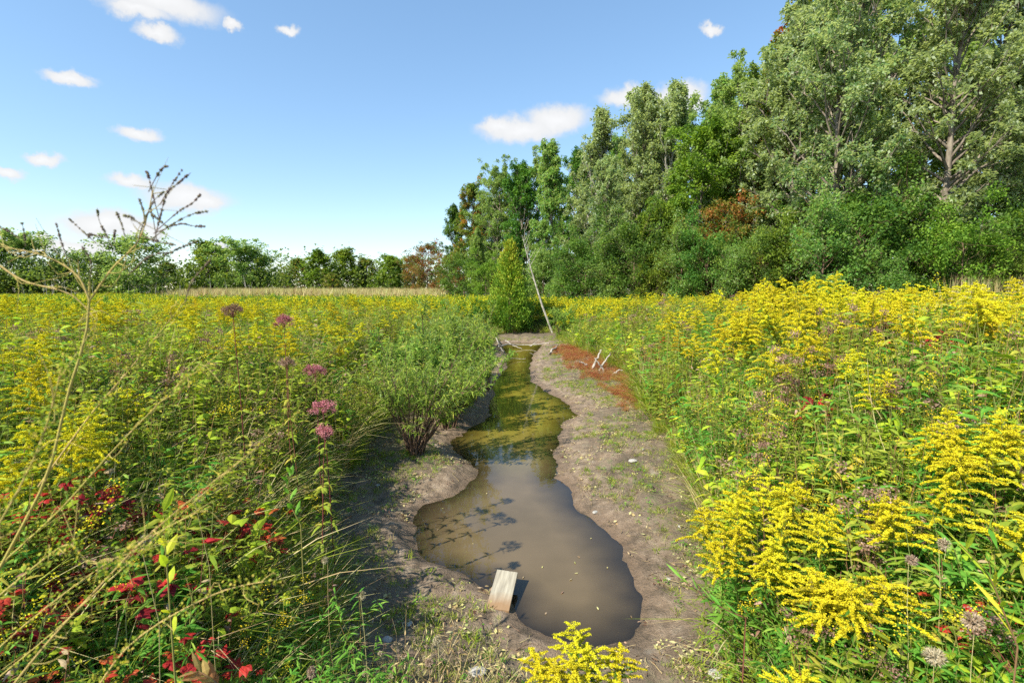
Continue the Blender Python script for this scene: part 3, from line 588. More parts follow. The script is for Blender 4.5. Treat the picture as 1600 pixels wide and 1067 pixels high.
def compound(seed, n=14, H=.5, L=.07, W=.035):    # creeper: five leaflets from one point
    r = np.random.default_rng(seed); S = Geo(); F = Geo()
    for i in range(n):
        p_ = np.array([r.normal(0,.12), r.normal(0,.12), H*r.uniform(.3,1.05)]); az = r.uniform(0,6.28); nrm_ = nrm(np.array([r.normal(0,.5), r.normal(0,.5)-.3, 1]))
        a_ = nrm(np.cross(nrm_, [math.cos(az), math.sin(az), 0])); b_ = np.cross(nrm_, a_); th = np.linspace(-1.3,1.3,5)
        D = np.cos(th)[:,None]*a_+np.sin(th)[:,None]*b_; leaves(F, np.repeat(p_[None],5,0), D, L*np.array([.6,.9,1.1,.9,.6])*r.uniform(.8,1.2), W, tint=np.clip(np.full(5,r.uniform(.15,.9))+r.normal(0,.08,5),0,1), droop=.25, seg=2, r=r)
        tube(S, [(p_[0]*.5,p_[1]*.5,0), p_*[.8,.8,.6], p_], [.002,.0015,.001], 3, tint=r.random())
    return S, F
def pack(*pairs):     # (geo, material index) pairs into one shape
    g = Geo()
    for a, mi in pairs: g.merge(a, mi)
    return g

# ------------------------------------------------------------------ scatter
def sample(n, Y0, Y1, seed, side=0, margin=1.5):
    r = np.random.default_rng(seed); Y = np.sqrt(r.uniform(max(Y0,0)**2, Y1**2, n)) if Y0 >= 0 else r.uniform(Y0, Y1, n)
    X = r.uniform(-1, 1, n)*(Y*1.08+margin)
    if side: X = np.abs(X)*side
    return np.column_stack([X, Y])
def canopy(P, h, dv, r):
    """height of the plant tops above the ground: low at the bank edge, lower near the camera"""
    return np.clip((ctop(P, dv)-h)*r.normal(.96,.10,len(P)), .25, 1.9)
def ctop(P, dv):
    x, y = P[:,0], P[:,1]; rr = np.hypot(x, y); rt = x > 0
    top = np.where(rt, np.minimum(2.55+.22*sst(4,9,rr), 1.15+.24*rr), np.minimum(2.5, 1.42+.16*rr))
    top = top*(1-sst(12, 45, rr)) + sst(12, 45, rr)*1.62
    top = top - .75*(1-sst(.0, 2.2, dv))*(1-sst(14,40,rr)*.6)
    return top
def okmask(P, dv, h=None):
    rr = np.hypot(P[:,0], P[:,1]); return (dv > .02) & (rr > 1.15) & ~((np.abs(P[:,0]) < .8) & (P[:,1] < 2.4))
r = np.random.default_rng(99)
def rot3(n, tilt=.12): return np.column_stack([r.normal(0,tilt,n), r.normal(0,tilt,n), r.uniform(0,6.28,n)])

# goldenrods: positions in one list, the largest 300 as individuals
hero = [(1130,762,4.3),(1172,766,4.3),(1122,800,4.0),(1150,835,3.7),(1238,748,4.4),(1250,770,4.2),(1196,850,3.6),(1245,845,3.6),(1262,880,3.3),(1312,865,3.4),(1375,885,3.3),(1300,800,3.9),(1370,775,4.1),(1255,905,3.1),(1290,905,3.1),(1510,640,4.9),(1565,665,4.5),(1590,680,4.3),(1530,695,4.2),(1470,670,4.8),(1600,650,4.6),(900,985,2.5),(925,992,2.45),(885,1010,2.4),(915,1030,2.3),(940,1015,2.4),(895,1045,2.25),(1200,1005,2.6),(1150,548,11),(1175,540,11),(1160,455,12),(1120,460,13),(1195,462,12.5),(1210,470,11),(1265,475,11),(1430,455,9),(1445,448,9),(1410,468,8.5),(1470,470,8),(1500,475,7.6),(1550,470,7.6),(1585,480,7.4),(1480,750,4.0),(1550,770,3.8),(1108,785,4.1),(1185,745,4.5),(1228,765,4.3),(1235,870,3.5),(1340,905,3.2),(1205,800,4.0),(1420,780,4.1),(1450,790,4.0),(1525,670,4.6),(1485,700,4.4),(60,660,3.6),(95,648,3.6),(130,655,3.5),(160,640,3.7),(40,690,3.3),(15,560,4.2),(20,580,4.0),(150,628,3.8)]
def on_canopy(u, v, Y):
    if Y > 5.2 or (abs(u-905) < 60 and v > 950): return at(u, v, Y)
    ys = np.linspace(1.6, 6, 60); C_ = np.array([at(u, v, y_) for y_ in ys]); dv_ = fields(C_[:,:2])[1]; d_ = C_[:,2]-(ctop(C_[:,:2], dv_)+.10)
    i = np.argmax(d_ < 0) if (d_ < 0).any() else 59
    return C_[i]
HP = np.array([on_canopy(u, v, Y) for u, v, Y in hero])
cand = sample(60000, .8, 28, 1); h_, dw_, dv_ = ground(cand, True); rr = np.hypot(cand[:,0], cand[:,1]); x, y = cand[:,0], cand[:,1]
pat = vnoise(x, y, 1.6, 11)*.6+vnoise(x, y, .6, 12)*.4
rt = x > 0
dens = np.where(rt, .22+.55*sst(5,8.5,rr)*sst(.3,.75,pat+.25), .04+.5*sst(4.8,9,rr)*sst(.4,.75,pat+.08))      # wanted share
dens *= sst(.25, .9, dv_); dens = np.where(pat > .45, dens, dens*.35); dens = np.where(rr > 13, np.where(rt, .45, .28)*sst(.3,.9,dv_)*sst(.35,.65,pat+.05), dens)
area = (28**2)*1.08; base_d = 60000/area     # candidates per m2
want = np.where(rr < 10, 9, 7)/base_d
keep = okmask(cand, dv_) & (r.random(len(cand)) < dens*want)
gp = cand[keep]; gh_ = h_[keep]; gdv_ = dv_[keep]; ghh = canopy(gp, gh_, gdv_, r)*1.06; grr = np.hypot(gp[:,0], gp[:,1])
order = np.argsort(grr); gp, gh_, ghh, grr = gp[order], gh_[order], ghh[order], grr[order]
GV = [goldenrod(60+i, 1.4, 2, [1,1.25,.85,1.1][i]) for i in range(4)] + [goldenrod(66, 1.4, 2, 1.05, 1.15), goldenrod(67, 1.4, 2, .95, 1.1)]
GM = [(to_mesh('stem', a, ['stem'], True), to_mesh('foliage', b, ['gleaf']), to_mesh('flower_head', c_, ['gold'])) for a, b, c_ in GV]
GMb = to_mesh('flower_head', GV[2][2], ['goldold'])
def where_label(x, y, hero_=False):
    if y < 2.9 and abs(x) < .8: return 'goldenrod in full yellow flower just below the pool at the bottom of the photo'
    d = math.hypot(x, y); q_ = x/max(y, .5)
    if x > 0:
        if d < 3.0 and q_ < .62: return 'goldenrod low in the foreground beside the willow shoot at lower right'
        if d < 5.2 and q_ < .56: return 'bright goldenrod leaning over the edge of the right mud flat'
        if d < 5.2 and q_ < .80: return 'bright goldenrod in the big yellow patch just inside the right bank edge'
        if d < 6.5: return 'goldenrod in the near weeds toward the right frame edge'
        if d < 9.5 and q_ > .72: return 'goldenrod standing high against the wood near the right frame edge'
        if d < 9.5: return 'goldenrod in the middle of the right-hand field'
        if q_ < .35: return 'goldenrod in the yellow band beyond the rust-red plants'
        return 'goldenrod in the far yellow band of the right-hand field'
    if d < 6: return 'goldenrod among the near red-tinged weeds on the left'
    if d < 9: return 'goldenrod behind the near weeds of the left-hand field'
    return 'goldenrod in the yellow band of the left-hand field'
def put_gold(x, y, z, H, k, ws=1.0, lean=(0,0)):
    e = empty('goldenrod', (x, y, z-.02), random.uniform(0,6.28)); s = max(.55, min(1.25, H/1.4))*ws; e.scale = (s, s, H/1.4)
    e.rotation_euler = (lean[0], lean[1], e.rotation_euler[2])
    lb = where_label(x, y); tag(e, lb, 'flower', lb.replace('goldenrod', 'goldenrods', 1))
    a, b, c_ = GM[k]; link('stem', a, e); link('foliage', b, e); link('flower_head', GMb if (k == 2 and random.random() < .6) else c_, e)
nh = 0
for i, (px, py, pz) in enumerate(HP):
    z = gz(px, py); H = max(.3, pz-z); put_gold(px, py, z, H, (i % 2 if px < -.8 else 4+i % 2), (.9 if px < -.8 else 1.45 if py < 2.9 else 1.05), (random.gauss(0,.05), random.gauss(-.05,.05))); nh += 1
nind = 296-nh
for i in range(min(nind, len(gp))): put_gold(gp[i,0], gp[i,1], gh_[i], ghh[i], i % 4, 1.0, (random.gauss(0,.08), random.gauss(0,.08)))
rest = slice(nind, None); P = gp[rest]; nR = len(P); print('goldenrod rest', nR)
protos = [pack((a, 0), (b, 1), (c_, 2)) for a, b, c_ in (goldenrod(80+i, 1.4, 1, 1.15) for i in range(4))]
# beyond 28 m: small stands
def stand(seed, yel=.8):
    r_ = np.random.default_rng(seed); g = Geo()
    for i in range(7):
        p0 = np.array([r_.uniform(-.45,.45), r_.uniform(-.45,.45), 0]); H = r_.uniform(1.0,1.35); k = 12; t_ = r_.uniform(.3,.95,k)
        F = Geo(); leaves(F, p0+np.column_stack([r_.normal(0,.06,(k,2)), t_*H]), r_.normal(0,1,(k,3))+[0,0,.6], .2, .06, mi=1, tint=np.clip(.6-.4*t_+r_.normal(0,.2,k),0,1), r=r_); g.merge(F)
        if r_.random() < yel:
            k = 26; F = Geo(); P_ = p0+np.column_stack([r_.normal(0,.07,(k,2)), H-.02+r_.uniform(-.18,.08,k)]); specks(F, P_, .05, mi=2, r=r_); g.merge(F)
    return g
protos += [stand(95,.6), stand(96,.45), stand(97,.12)]
cf = sample(42000, 26, 88, 2); hf, dwf, dvf = ground(cf, True); kf = (dvf > .4); rr = np.hypot(cf[:,0], cf[:,1])
# the wood and the reed strip stay clear
ucol = 800+cf[:,0]/cf[:,1]*FP*CP
wood = (ucol > 690) & (cf[:,1] > np.interp(ucol, [690,900,1100,1300,1700], [60,36,28.5,23,19.5])+.5)
reedm = (ucol < 660) & (cf[:,1] > 52) & (cf[:,1] < 74) & (ucol > 250)
pf = vnoise(cf[:,0], cf[:,1], 3.5, 14)
kf &= ~wood & (cf[:,1] < 84) & (r.random(len(cf)) < np.where(cf[:,1] < 50, 1, .6)*np.where(reedm, .25, 1)*(.4+.6*(pf > .35)))
cf, hf = cf[kf], hf[kf]; nF = len(cf); print('stands', nF)
pts = np.concatenate([np.column_stack([P, gh_[rest]-.02]), np.column_stack([cf, hf-.05])])
sr = ghh[rest]/1.4; scl = np.concatenate([np.column_stack([np.clip(sr,.7,1.2)]*2+[sr]), np.column_stack([np.full(nF,1.)]*2+[r.uniform(.8,1.15,nF)])])
q_ = vnoise(cf[:,0], cf[:,1], 5, 15)+r.normal(0,.15,nF)-np.where(cf[:,0] < 0, .2, .08); var = np.concatenate([r.integers(0,4,nR), np.where(q_ > .5, 4, np.where(q_ > .35, 5, 6))])
inst_stuff('goldenrod_field', protos, ['stem','gleaf','gold'], pts, rot3(len(pts), .07), scl, var, 'mass of yellow goldenrod filling the fields on both sides beyond the nearest plants', 'goldenrod')

# mixed weeds below and between: near
protos = []
def P2(seed, kind):
    if kind == 'olive': S, F = leafy(seed, .95, 105, .115, .026, 6, 2, .5); return pack((S,0),(F,1))
    if kind == 'lush': S, F = leafy(seed, .9, 130, .125, .020, 6, 2, .45); return pack((S,0),(F,2))
    if kind == 'lime': S, F = leafy(seed, .85, 64, .125, .046, 5, 2, .45); return pack((S,0),(F,3))
    if kind == 'fine': S, F = leafy(seed, 1.0, 210, .065, .015, 9, 1, .5); return pack((S,0),(F,1))
    if kind == 'grass': return pack((tuft(seed, 46, .72, .011, .9, .5, .12), 5), (tuft(seed+500, 14, .8, .008, .9, .5, .12), 6))
    if kind == 'straw': return pack((tuft(seed, 36, .9, .006, .55, .4), 6))
    if kind == 'red': S, F = compound(seed, 18, .8); return pack((S,7),(F,4))
    if kind == 'brown': S, F = leafy(seed, .9, 40, .07, .02, 4, 2, .5); return pack((S,7),(F,8))
    if kind == 'head':
        S, F = leafy(seed, .95, 24, .07, .018, 3, 1, .5); H_ = Geo(); r_ = np.random.default_rng(seed)
        for i in range(5): c0 = np.array([r_.normal(0,.07), r_.normal(0,.07), .95+r_.normal(0,.05)]); specks(H_, c0+r_.normal(0,1,(70,3))*[.03,.03,.012], .013, r=r_); tube(S, [(c0[0]*.3,c0[1]*.3,.6), c0], [.002,.001], 3)
        return pack((S,7),(F,1),(H_,9))
    if kind == 'bud':
        S, F = leafy(seed, .95, 60, .08, .014, 5, 1, .5); H_ = Geo(); r_ = np.random.default_rng(seed)
        for i in range(9): c0 = np.array([r_.normal(0,.11), r_.normal(0,.11), .9+r_.normal(0,.08)]); specks(H_, c0+r_.normal(0,1,(26,3))*[.02,.02,.02], .010, r=r_)
        return pack((S,0),(F,2),(H_,10))
WM = ['stem','olive','lush','lime','red','grass','straw','redstem','brownleaf','drypink','goldold']
kinds = ['olive','olive','lush','lush','lime','fine','fine','grass','grass','straw','red','red','brown','head','bud','lime']
protos = [P2(120+i, k) for i, k in enumerate(kinds)]; kidx = {k: [i for i, q in enumerate(kinds) if q == k] for k in set(kinds)}
def weights(P, dv):
    x, y = P[:,0], P[:,1]; rr = np.hypot(x, y); a = vnoise(x,y,.9,21); b = vnoise(x,y,1.3,22); c_ = vnoise(x,y,2.1,23); L_ = x < 0
    W = {}
    W['olive'] = np.where(L_, 1.3+.9*(a > .5), 1.2); W['fine'] = np.where(L_, 1.1, .8)
    W['lush'] = np.where(L_, .55+3.2*(y < 3.1)*(x > -2.2), 1.1+2.0*sst(5.5,3,rr)+.8*(a > .6)); W['lime'] = np.where(L_, .95+.6*(b > .6), .6+.7*(b > .55))
    W['grass'] = np.where(L_, 1.1+1.2*(c_ > .5), .8+1.0*(c_ > .6)); W['straw'] = np.where(L_, 1.3, .6)+.4*(a < .35)
    W['red'] = np.where(L_, 1.7*(rr < 4.6)*(b > .42)*(x < -.9-.25*y), .015); W['brown'] = np.where(L_, .5+.5*(c_ < .3), .45+1.3*(c_ < .34)); W['head'] = np.where(L_, .04, .12+.2*(c_ < .35)); W['bud'] = np.where(L_, .15+1.6*(y < 2.8)*(x > -2.2), .2)
    return W
def pick(P, dv, seed):
    r_ = np.random.default_rng(seed); W = weights(P, dv); ks = list(W); A = np.stack([W[k]*np.ones(len(P)) for k in ks], 1); A = A/A.sum(1, keepdims=True); c_ = np.cumsum(A, 1); u_ = r_.random((len(P),1)); i = np.minimum((u_ > c_).sum(1), len(ks)-1)
    out_ = np.zeros(len(P), int)
    for j, k in enumerate(ks):
        s_ = i == j; out_[s_] = r_.choice(kidx[k], s_.sum())
    return out_
cw = sample(11000, .6, 7.5, 3); cm_ = sample(13000, 7.5, 24, 4); cw = np.concatenate([cw, cm_]); hw, dww, dvw = ground(cw, True); k = okmask(cw, dvw-np.where((cw[:,0] < 0) & (cw[:,1] < 7), .16, 0)); cw, hw, dvw = cw[k], hw[k], dvw[k]
hh = canopy(cw, hw, dvw, r)*np.random.default_rng(5).uniform(.62,1.0,len(cw)); hh = np.where(cw[:,1] < 3, np.minimum(hh, 1.0), hh)
hh = np.where((cw[:,0] < 0) & (cw[:,1] < 7), hh*(.55+.45*sst(0,.9,dvw)), hh); s_ = hh/.95; var = pick(cw, dvw, 6); sx = np.clip(s_,.6,1.15)*np.where(np.hypot(*cw.T) > 9, 1.45, np.where(np.hypot(*cw.T) < 4, 1.25, 1.1))
inst_stuff('mixed_weeds', protos, WM, np.column_stack([cw, hw-.02]), rot3(len(cw), .16), np.column_stack([sx, sx, s_]), var, 'tangled green, olive and red-leaved weeds covering both banks', 'weeds')
print('weeds', len(cw))

# fringe: overhanging tufts on the bank edge, and short growth on the mud
ce = np.random.default_rng(8).uniform([-4,2.0],[5,32],(26000,2)); he, dwe, dve = ground(ce, True); rr = np.hypot(*ce.T)
k = (dve > -.30+.35*vnoise(ce[:,0],ce[:,1],.5,71)) & (dve < .6) & (dwe > .25) & (r.random(len(ce)) < np.where(ce[:,1] < 10, .7, .5)) & (ce[:,1] > 2.2); ce, he, dve = ce[k], he[k], dve[k]
lowp = [tuft(200, 40, .34, .006, .9, .4), tuft(201, 30, .26, .007, 1.0, .6)]
lowpr = [pack((lowp[0],5)), pack((lowp[1],5)), pack((tuft(202,34,.36,.005,.9,.5),6))] + [pack((a,0),(b,m_)) for (a, b), m_ in [(leafy(203,.42,60,.06,.014,6,1,.5),2),(leafy(204,.4,50,.06,.016,6,1,.5),1),(leafy(205,.38,34,.08,.028,5,1,.5),3),(leafy(206,.35,44,.05,.014,6,1,.5),8)]]
v_ = r.choice(7, len(ce), p=[.24,.16,.14,.18,.14,.06,.08]); sz = r.uniform(.7,1.6,len(ce))*(.6+.5*sst(-.2,.3,dve))*np.where((ce[:,0] < 0) & (ce[:,1] < 6.5), .5, 1)
inst_stuff('bank_grass', lowpr, WM, np.column_stack([ce, he-.01]), rot3(len(ce), .25), np.column_stack([sz]*3), v_, 'short grass and seedlings fringing the bare stream banks', 'grass')
# sparse sprouts on the mud flats, rust-red patch on the right flat
cs = np.random.default_rng(9).uniform([-3,2.3],[4,28],(30000,2)); hs, dws, dvs = ground(cs, True); nz_ = vnoise(cs[:,0], cs[:,1], .5, 31)*.6+vnoise(cs[:,0], cs[:,1], .18, 32)*.4
left = (cs[:,0] < 0) & (cs[:,1] < 9)
k = (dvs < .05) & (dws > .18) & (nz_ > np.where(left, .42, .45)) & (r.random(len(cs)) < np.where(left, .9, .8)*sst(.15,.6,dws)); cs_, hs_ = cs[k], hs[k]
sp = [pack((tuft(210,16,.06,.004,1.0,.4,.04),5)), pack((tuft(211,12,.05,.005,1.2,.6,.04),5)), pack((tuft(212,9,.07,.003,1.2,.4,.05),6)), pack((leafy(213,.05,14,.025,.010,4,1,.5)[1],2))]
sz = r.uniform(.6,1.5,len(cs_)); inst_stuff('mud_sprouts', sp, WM, np.column_stack([cs_, hs_]), rot3(len(cs_), .2), np.column_stack([sz]*3), r.choice(4, len(cs_), p=[.35,.25,.2,.2]), 'tiny green sprouts and litter dotted over the bare mud flats', 'sprouts')
cl = np.random.default_rng(19).uniform([-3,1.8],[4,26],(26000,2)); hl, dwl, dvl = ground(cl, True); nl_ = vnoise(cl[:,0],cl[:,1],.45,61)*.5+vnoise(cl[:,0],cl[:,1],.15,62)*.5
k = (dwl > .06) & (dvl < .3) & (r.random(len(cl)) < sst(.42,.7,nl_+.18*sst(-.8,0,dvl))*.75); cl, hl = cl[k], hl[k]; lt = []
for i in range(4):
    F = Geo(); k_ = 5; leaves(F, np.column_stack([r.normal(0,.04,(k_,2)), np.full(k_,.006)]), r.normal(0,1,(k_,3))*[1,1,.12], r.uniform(.02,.05,k_), .012+.008*(i % 2), r=r, droop=.05, mi=i % 2); tube(F, [(-.04,0,.004),(.0,.01,.008),(.05,r.normal(0,.02),.004)], .0012, 3, mi=1); lt.append(F)
inst_stuff('leaf_litter', lt, ['brownleaf','straw'], np.column_stack([cl, hl]), rot3(len(cl), .15), np.ones((len(cl),3))*r.uniform(.6,1.5,(len(cl),1)), r.integers(0,4,len(cl)), 'dead leaves and bits of straw strewn over the mud', 'leaf litter')
RP = smooth_poly(g2([(862,556),(880,545),(930,560),(985,590),(1000,640),(1010,668),(985,668),(965,630),(925,602),(890,590)]), 2)
cr = np.random.default_rng(10).uniform([.5,8],[4.5,26],(15000,2)); dr = sdist(cr, RP); k = (dr < .15) & (vnoise(cr[:,0],cr[:,1],.6,41)*.6+vnoise(cr[:,0],cr[:,1],.2,42)*.4-.25*sst(-.3,.15,dr) > .36); cr = cr[k]; hr, dwr, dvr = ground(cr, True); k = dwr > .4; cr, hr = cr[k], hr[k]
rp_ = [leafy(220,.16,40,.03,.008,8,1,.4)[1], leafy(221,.13,34,.03,.010,8,1,.6)[1], tuft(222,20,.14,.004,1,.5)]
inst_stuff('rusty_ground_cover', [pack((q_,0)) for q_ in rp_], ['rust'], np.column_stack([cr, hr]), rot3(len(cr), .2), np.ones((len(cr),3))*r.uniform(.7,1.4,(len(cr),1)), r.integers(0,3,len(cr)), 'rust-red low plants on the upper right mud flat', 'ground cover')

# tan reed strip far left of centre, bleached grass heads on the right, pale dead stems
cr = sample(12000, 44, 76, 12); uc = 800+cr[:,0]/cr[:,1]*FP*CP; k = (uc > 250) & (uc < 690) & (r.random(len(cr)) < sst(250,400,uc)*(1-.5*sst(600,690,uc))*sst(42,52,cr[:,1])); cr = cr[k]; hr = ground(cr)
reed = Geo(); a = r.uniform(0,6.28,40); blades(reed, np.column_stack([r.uniform(-.5,.5,40), r.uniform(-.5,.5,40), np.zeros(40)]), a, r.uniform(1.6,2.15,40), .04, r.uniform(.05,.3,40), r=r)
inst_stuff('reed_strip', [reed], ['straw'], np.column_stack([cr, hr]), rot3(len(cr), .05), np.ones((len(cr),3))*r.uniform(.85,1.15,(len(cr),1)), np.zeros(len(cr), int), 'strip of bleached tan reeds in front of the far tree line', 'reeds')
cg = np.array([at(u, 470, Y)[:2] for u, Y in zip(np.random.default_rng(3).uniform(1480,1640,90), np.random.default_rng(4).uniform(9,13,90))]); hg = ground(cg)
bl = Geo(); a = r.uniform(0,6.28,5); blades(bl, np.column_stack([r.uniform(-.1,.1,(5,2)), np.zeros(5)]), a, r.uniform(1.8,2.15,5), .012, r.uniform(.05,.2,5), r=r)
inst_stuff('dry_grass', [bl], ['straw'], np.column_stack([cg, hg]), rot3(90, .08), np.ones((90,3)), np.zeros(90, int), 'tall bleached grass stalks standing above the goldenrod at the right frame edge', 'grass')
T = Geo(); tube(T, [(0,0,0),(.05,0,1.2),(.02,.05,2.4),(.1,0,3.4)], [.045,.035,.025,.01], 5); tube(T, [(.02,.05,2.0),(.3,.1,2.8)], [.02,.008], 4); dm = to_mesh('trunk', T, ['palebark'], True)
for i in range(26):
    u = random.uniform(40, 420); Y = random.uniform(72, 80); x = at(u, 450, Y)[0]; o = link('dead_sapling', dm); o.location = (x, Y, gz(x, Y)); o.rotation_euler = (random.gauss(0,.08), random.gauss(0,.08), random.uniform(0,6)); s = random.uniform(.7,1.25); o.scale = (s,s,s)
    tag(o, 'thin pale dead stem in front of the far left tree line', 'dead tree', 'dead stems before the far tree line')

# ------------------------------------------------------------------ joe-pye weeds
def joepye(seed, H, hw, faded=False):
    r = np.random.default_rng(seed); S = Geo(); F = Geo(); Hd = Geo(); st = curve((0,0,0), (r.normal(0,.04),r.normal(0,.04),1), H, 7, (0,0,0), .004, r); tube(S, st, np.linspace(.006,.003,7), 5, tint=r.random())
    for q in np.linspace(.3,.93,7):
        b = np.array([np.interp(q, np.linspace(0,1,7), st[:,k]) for k in range(3)]); a = np.arange(4)*1.57+r.normal(0,.5,4)+r.uniform(0,1.5); D = np.stack([np.cos(a), np.sin(a), np.full(4,.35)], 1)
        leaves(F, np.repeat(b[None],4,0), D, r.uniform(.09,.17,4)*(1.1-.5*q), .032, droop=.7, seg=2, r=r, tint=r.uniform(.3,.8,4))
    for i in range(16):
        a = i*2.4; rd = hw*math.sqrt((i+.5)/16); top = st[-1]+[math.cos(a)*rd, math.sin(a)*rd, .06-.6*rd*rd/hw+r.normal(0,.014)]; tube(S, [st[-2], st[-1]*[1,1,1]-[0,0,.04], top], [.002,.0015,.001], 3)
        specks(Hd, top+r.normal(0,1,(90,3))*r.uniform(.7,1.2)*[.014,.014,.013], .009, tint=np.clip(r.normal(r.uniform(.2,.8),.2,90),0,1), r=r)
    return S, F, Hd
jp = [(376,487,4.6,.085,1,'tall dark-stemmed joe-pye weed with a brown over pink double head above the left-hand field'),(447,503,5.2,.085,0,'dark-stemmed joe-pye weed with a dusky head right of the tallest one'),
      (497,583,4.8,.10,0,'joe-pye weed with a rosy head in the middle of the left bank weeds'),(516,637,4.3,.11,0,'joe-pye weed with a wide bright pink head nearest the stream'),(462,572,5.0,.07,1,'joe-pye weed with a small faded head left of the rosy one'),
      (490,678,4.0,.055,0,'joe-pye weed with a tiny pink bud cluster below the bright head'),
      (1215,668,5.2,.11,1,'faded pinkish-brown flower head among the right bank weeds above the near goldenrod'),(1500,480,9,.12,1,'faded flower head in the upper right-hand field'),(1560,535,7,.12,1,'dusky faded flower head near the right frame edge')]
for i, (u, v, Y, hw, fd, lab) in enumerate(jp):
    q = at(u, v, Y); z = gz(q[0], Y); S, F, Hd = joepye(300+i, max(.5, q[2]-z), hw)
    e = empty('joe_pye_weed', (q[0], Y, z)); tag(e, lab, 'flower', 'joe-pye weeds'); link('stem', to_mesh('stem', S, ['redstem'], True), e); link('foliage', to_mesh('foliage', F, ['olive']), e); link('flower_head', to_mesh('flower_head', Hd, ['drypink' if fd else 'pink']), e)

# ------------------------------------------------------------------ tall weed close to the lens on the left
def px_path(pts, Y): return np.array([at(u, v, Y if not isinstance(Y, (list, tuple)) else Y[i]) for i, (u, v) in enumerate(pts)])
def densify(P, n=14):
    t = np.linspace(0, len(P)-1, n); i = np.clip(t.astype(int), 0, len(P)-2); f = t-i
    P0 = P[np.maximum(i-1,0)]; P1 = P[i]; P2_ = P[i+1]; P3 = P[np.minimum(i+2, len(P)-1)]; f = f[:,None]
    return .5*((2*P1)+(-P0+P2_)*f+(2*P0-5*P1+4*P2_-P3)*f*f+(-P0+3*P1-3*P2_+P3)*f**3)
WY = .95
mains = [([(-140,1200),(-60,1000),(20,850),(75,740),(105,620),(135,520),(140,440)], 1.0),
         ([(140,470),(175,420),(215,378),(232,330),(240,290)], 1.0), ([(60,760),(140,650),(200,580),(290,470)], 1.05),
         ([(-20,900),(90,800),(180,700),(280,600),(300,585)], 1.0), ([(-100,1120),(0,1010),(130,905),(250,830),(330,790)], .95),
         ([(-40,1150),(60,1020),(170,900),(250,820),(400,700)], .8), ([(-30,1080),(80,990),(200,880),(330,760),(470,640)], 1.1), ([(-120,1000),(-20,850),(60,700),(100,560)], .75), ([(120,1130),(200,1010),(330,930),(430,905)], .9), ([(-60,980),(60,880),(110,850),(140,880),(200,865),(245,850)], .9), ([(140,470),(120,430),(70,400),(0,385)], .95), ([(0,415),(40,440),(110,460),(150,500)], 1.0)]
BaseW = at(-140,1200,Y=1.0); gzb = gz(BaseW[0], 1.0)
root = empty('tall_weed', (BaseW[0], 1.0, gzb)); tag(root, 'tall yellow-stemmed weed with bare branching seed sprays, close to the camera at far left', 'weed')
S = Geo(); mains[0][0].insert(0, (-200,1400))
for i, (pp, Y) in enumerate(mains):
    P_ = densify(px_path(pp, Y), 16)-np.array(root.location); 
    if i == 0: P_[0][2] = 0.0
    tube(S, P_, np.linspace(.0036 if i == 0 else .0019, .0019 if i == 0 else .0005, 16), 6, tint=.4+.2*(i % 3))
r = np.random.default_rng(78)
for i, m_ in enumerate(mains):
    P_ = densify(px_path(*m_), 60)-np.array(root.location)
    for j in range(8, 58, 5):
        rr_n = .0042 if i == 0 else .0024; d_ = nrm(P_[j+1]-P_[j]); tube(S, [P_[j]-d_*.006, P_[j], P_[j]+d_*.006], [.0008, rr_n*(1-j/90), .0008], 6, tint=.9)
        if r.random() < .8: tube(S, densify(np.array([P_[j], P_[j]+nrm(d_+r.normal(0,.5,3))*.03, P_[j]+nrm(d_+r.normal(0,.6,3))*r.uniform(.05,.1)]), 6), np.linspace(.0009,.0003,6), 4, tint=.6)
link('stem', to_mesh('stem', S, ['palestem'], True), root)
sprays = [[(240,380),(250,340),(262,300),(285,265)],[(250,345),(240,310),(232,275),(228,268)],[(232,300),(245,275),(255,262),(262,260)],[(250,320),(262,300),(280,285),(298,270)],[(245,360),(280,330),(300,318),(314,303)],
          [(235,375),(270,350),(300,335),(326,330)],[(240,365),(280,350),(300,353),(320,354)],[(225,370),(250,378),(275,383)],[(225,355),(205,340),(192,337)],[(195,370),(190,350),(182,332)],[(175,385),(165,365),(155,345),(152,325)],
          [(170,372),(150,368),(138,366)],[(150,380),(130,362),(108,342)],[(105,405),(95,375),(88,350)],[(40,385),(38,365),(34,348)],[(30,373),(15,362),(-10,350)],[(255,400),(280,388),(310,376)],[(245,375),(240,345),(236,320),(256,300)],
          [(228,350),(224,330),(218,312)],[(215,380),(222,355),(232,330),(240,315)],[(232,330),(250,345),(262,355)],[(140,440),(142,410),(128,385)],[(178,380),(180,360),(178,370)],[(200,430),(235,400),(270,395)],[(290,470),(300,440),(330,405)]]
r = np.random.default_rng(77)
for i, pp in enumerate(sprays):
    Y = .98+.04*r.normal(); P_ = densify(px_path(pp, Y), 12)-np.array(root.location); S = Geo(); tube(S, P_, np.linspace(.0010,.0005,12), 4)
    n_ = int(9+np.linalg.norm(P_[-1]-P_[0])*160); tt = np.sort(r.uniform(.25,1,n_)); C0 = np.stack([np.interp(tt, np.linspace(0,1,12), P_[:,k]) for k in range(3)], -1)
    for c0 in C0:
        s = r.uniform(.0013,.0026); d = nrm(r.normal(0,1,3)+[0,0,1]); tube(S, [c0-d*s*1.5, c0-d*s*.6, c0+d*s*.6, c0+d*s*1.5], [s*.1,s*.8,s*.8,s*.1], 5, tint=r.random())
    link('seed_spray', to_mesh('seed_spray', S, ['seed'], True), root)
# fuzzy buds along the lower branches
S = Geo()
for i in (2,3,4,5,6,7,8,9):
    P_ = densify(px_path(*mains[i]), 40)-np.array(root.location)
    for q in P_[6:]:
        if r.random() < .75: specks(S, q+r.normal(0,.010,(10,3)), .006, r=r)
link('bud', to_mesh('bud', S, ['olive']), root)

